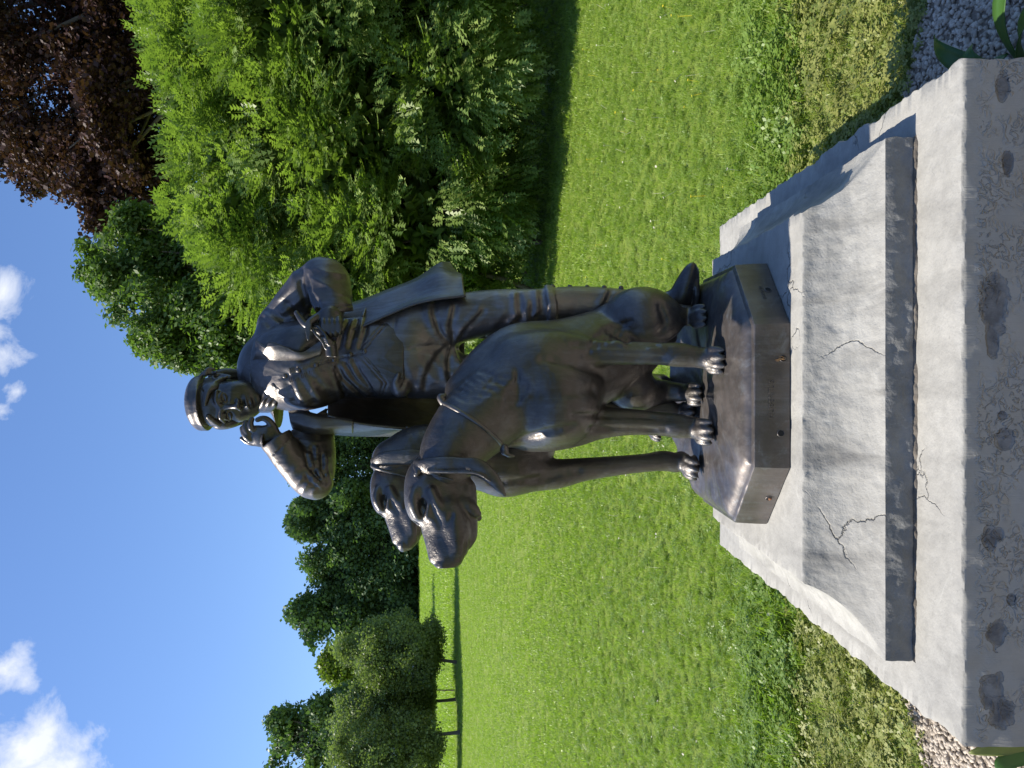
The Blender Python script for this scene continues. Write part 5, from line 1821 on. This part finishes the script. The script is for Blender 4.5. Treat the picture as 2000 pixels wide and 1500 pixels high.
    L = [lobe(60, 600, 50, 62, 60, 2.6), lobe(118, 640, 50, 36, 45, 2), lobe(20, 560, 50, 60, 42, 2.2), lobe(-60, 600, 50, 80, 80, 3), lobe(90, 560, 50, 40, 34, 1.4), lobe(80, 700, 50, 85, 80, 3), lobe(135, 700, 50, 30, 60, 2), lobe(-20, 530, 50, 40, 25, 1.5)]
    X = (50 - 750) / 1500 * 50
    L = sublobes(L, 6, .42, 9)
    make_tree('tall_maple', 'tall grey-green tree towering over the birches at the left', 'tree', (X, 50, gz(X, 50)), L, 12000, cluster(7, 72, .4), .72, leafmat('maple_leaf', (.055, .11, .035), (.15, .22, .085), .3, .5, .4, .5), 72, .3, .1, shell=.65, gap=.3, gapk=-.15)

    # ---- young weeping birches on the lawn
    bt = cluster(6, 81, .34, 1.6, .34)
    for k, (lb, lobes_, n, bu, bd, lab) in enumerate(((0, [(235, 740, 62, 60), (215, 790, 78, 75), (265, 770, 42, 66), (185, 800, 40, 55), (238, 690, 34, 34), (215, 840, 62, 26), (275, 842, 26, 14), (250, 850, 40, 20)], 13000, 205, 29.5, 'young weeping birch on the lawn, right of its neighbours, with a low trailing branch'),
                                                      (1, [(125, 760, 55, 75), (100, 700, 40, 50), (140, 800, 40, 60), (95, 810, 50, 50), (120, 680, 24, 24), (150, 740, 26, 50)], 12000, 136, 29.8, 'young weeping birch in the middle of the three on the lawn'),
                                                      (2, [(40, 760, 72, 95), (70, 800, 50, 70), (0, 740, 70, 90), (20, 680, 50, 40), (60, 690, 36, 34), (-60, 780, 80, 90)], 15000, 72, 27.5, 'young weeping birch nearest the left border of the view'))):
        rr = random.Random(90 + k)
        L = []
        for (u, v, a, b_) in lobes_:
            L.append(lobe(u, v, bd + rr.uniform(-.5, .5), a, b_, a * bd / 1500))
        X = (bu - 750) / 1500 * bd
        L = sublobes(L, 10, .34, 5 + k)
        root = make_tree('weeping_birch', lab, 'tree', (X, bd, gz(X, bd)), L, int(n * .85), bt, .34, L_BIRCH, 90 + k, .06, .9, group='young birches on the lawn', shell=.45, gap=1.6, gapk=-.12, first=.4)
    X = (152 - 750) / 1500 * 30.5
    make_tree('birch_sapling', 'thin birch sapling between the two weeping birches', 'tree', (X, 30.5, gz(X, 30.5)), [lobe(152, 800, 30.5, 22, 50, .5)], 700, bt, .25, L_BIRCH, 99, .025, 1.0, shell=.9)

# ---- the wood added out of view behind the photographer, darkening what the bronze mirrors
if 'NOVEG' not in DEV or 'WOOD' in DEV:
    r = np.random.default_rng(77)
    L = []
    for i in range(26):
        a = math.radians(196 + i * 6.0)
        R_ = 26 + r.uniform(-2, 3)
        h = r.uniform(2.6, 4.2)
        L.append((V3((R_ * math.cos(a), R_ * math.sin(a), h)), (3.4, 3.4, h * .98)))
    P, D = sample_lobes(L, 7000, r, .35)
    sd, _ = quat_frames(D, r)
    tm = cluster(3, 3, .9)
    o = crown_mesh('unseen_wood', tm[0], tm[1], P, D, sd, np.full(len(P), 1.0), r.uniform(0, 1, len(P)), L_DARK, None)
    tag(o, 'unseen belt of dark trees added behind the photographer', kind='stuff')

# ---- broad-leaved plants whose leaves stick out past the pedestal's corners
M_LEAF = leafmat('broad_leaf', (.030, .10, .018), (.075, .17, .035), .3, .45, .5, 8)
M_LEAF2 = leafmat('variegated_leaf', (.16, .20, .05), (.34, .36, .13), .3, .5, .4, 14)


def broad_leaf(base, tip, w, arch, roll=0.0):
    base, tip = V3(base), V3(tip)
    d = tip - base; sdir = d.cross(V3((0, 0, 1))).normalized(); up = V3((0, 0, 1))
    V, F = [], []
    n = 12
    for i in range(n + 1):
        t = i / n
        p = base.lerp(tip, t) + up * arch * math.sin(math.pi * t * .9)
        ww = w * (math.sin(math.pi * min(1, t * .97 + .03) ** .75) ** .8) + .002
        for j, s in enumerate((-1, -.5, 0, .5, 1)):
            V.append(tuple(p + sdir * ww * s + up * ((abs(s) * .28 * ww) + roll * s * ww)))
    for i in range(n):
        for j in range(4):
            a = i * 5 + j; F.append((a, a + 1, a + 6, a + 5))
    return V, F


def plant(name, label, base, leaves, mats):
    root = empty(name, base)
    tag(root, label, 'plant')
    for i, (tip, w, arch, roll) in enumerate(leaves):
        V, F = broad_leaf(base, tip, w, arch, roll)
        me = np_mesh('leaf', V, F, {'tone': np.full(len(V), .3 + .1 * (i % 4))})
        o = link_mesh('leaf', me, mats[i % len(mats)], root)
        md = o.modifiers.new('thick', 'SOLIDIFY'); md.thickness = .0015
    return root


plant('hosta_plant', 'broad dark green leaves poking out past the right corner of the pedestal', (.78, 2.02, .105),
      [(W(1432, 1846, 2.28), .034, .10, .4), (W(1414, 1920, 2.05), .026, .09, -.2), (W(1395, 1988, 1.95), .03, .08, .2), ((1.02, 1.78, .27), .035, .1, 0), ((.86, 1.60, .3), .035, .1, .2)], [M_LEAF])
plant('hosta_plant', 'yellow-edged leaves poking out past the left corner of the pedestal', (-.86, 1.84, .105),
      [(W(29, 1905, 1.90), .016, .05, .3), (W(-6, 1965, 1.86), .024, .07, .2), ((-1.02, 1.62, .26), .03, .1, 0), ((-.84, 1.55, .3), .03, .1, 0)], [M_LEAF2, M_LEAF])
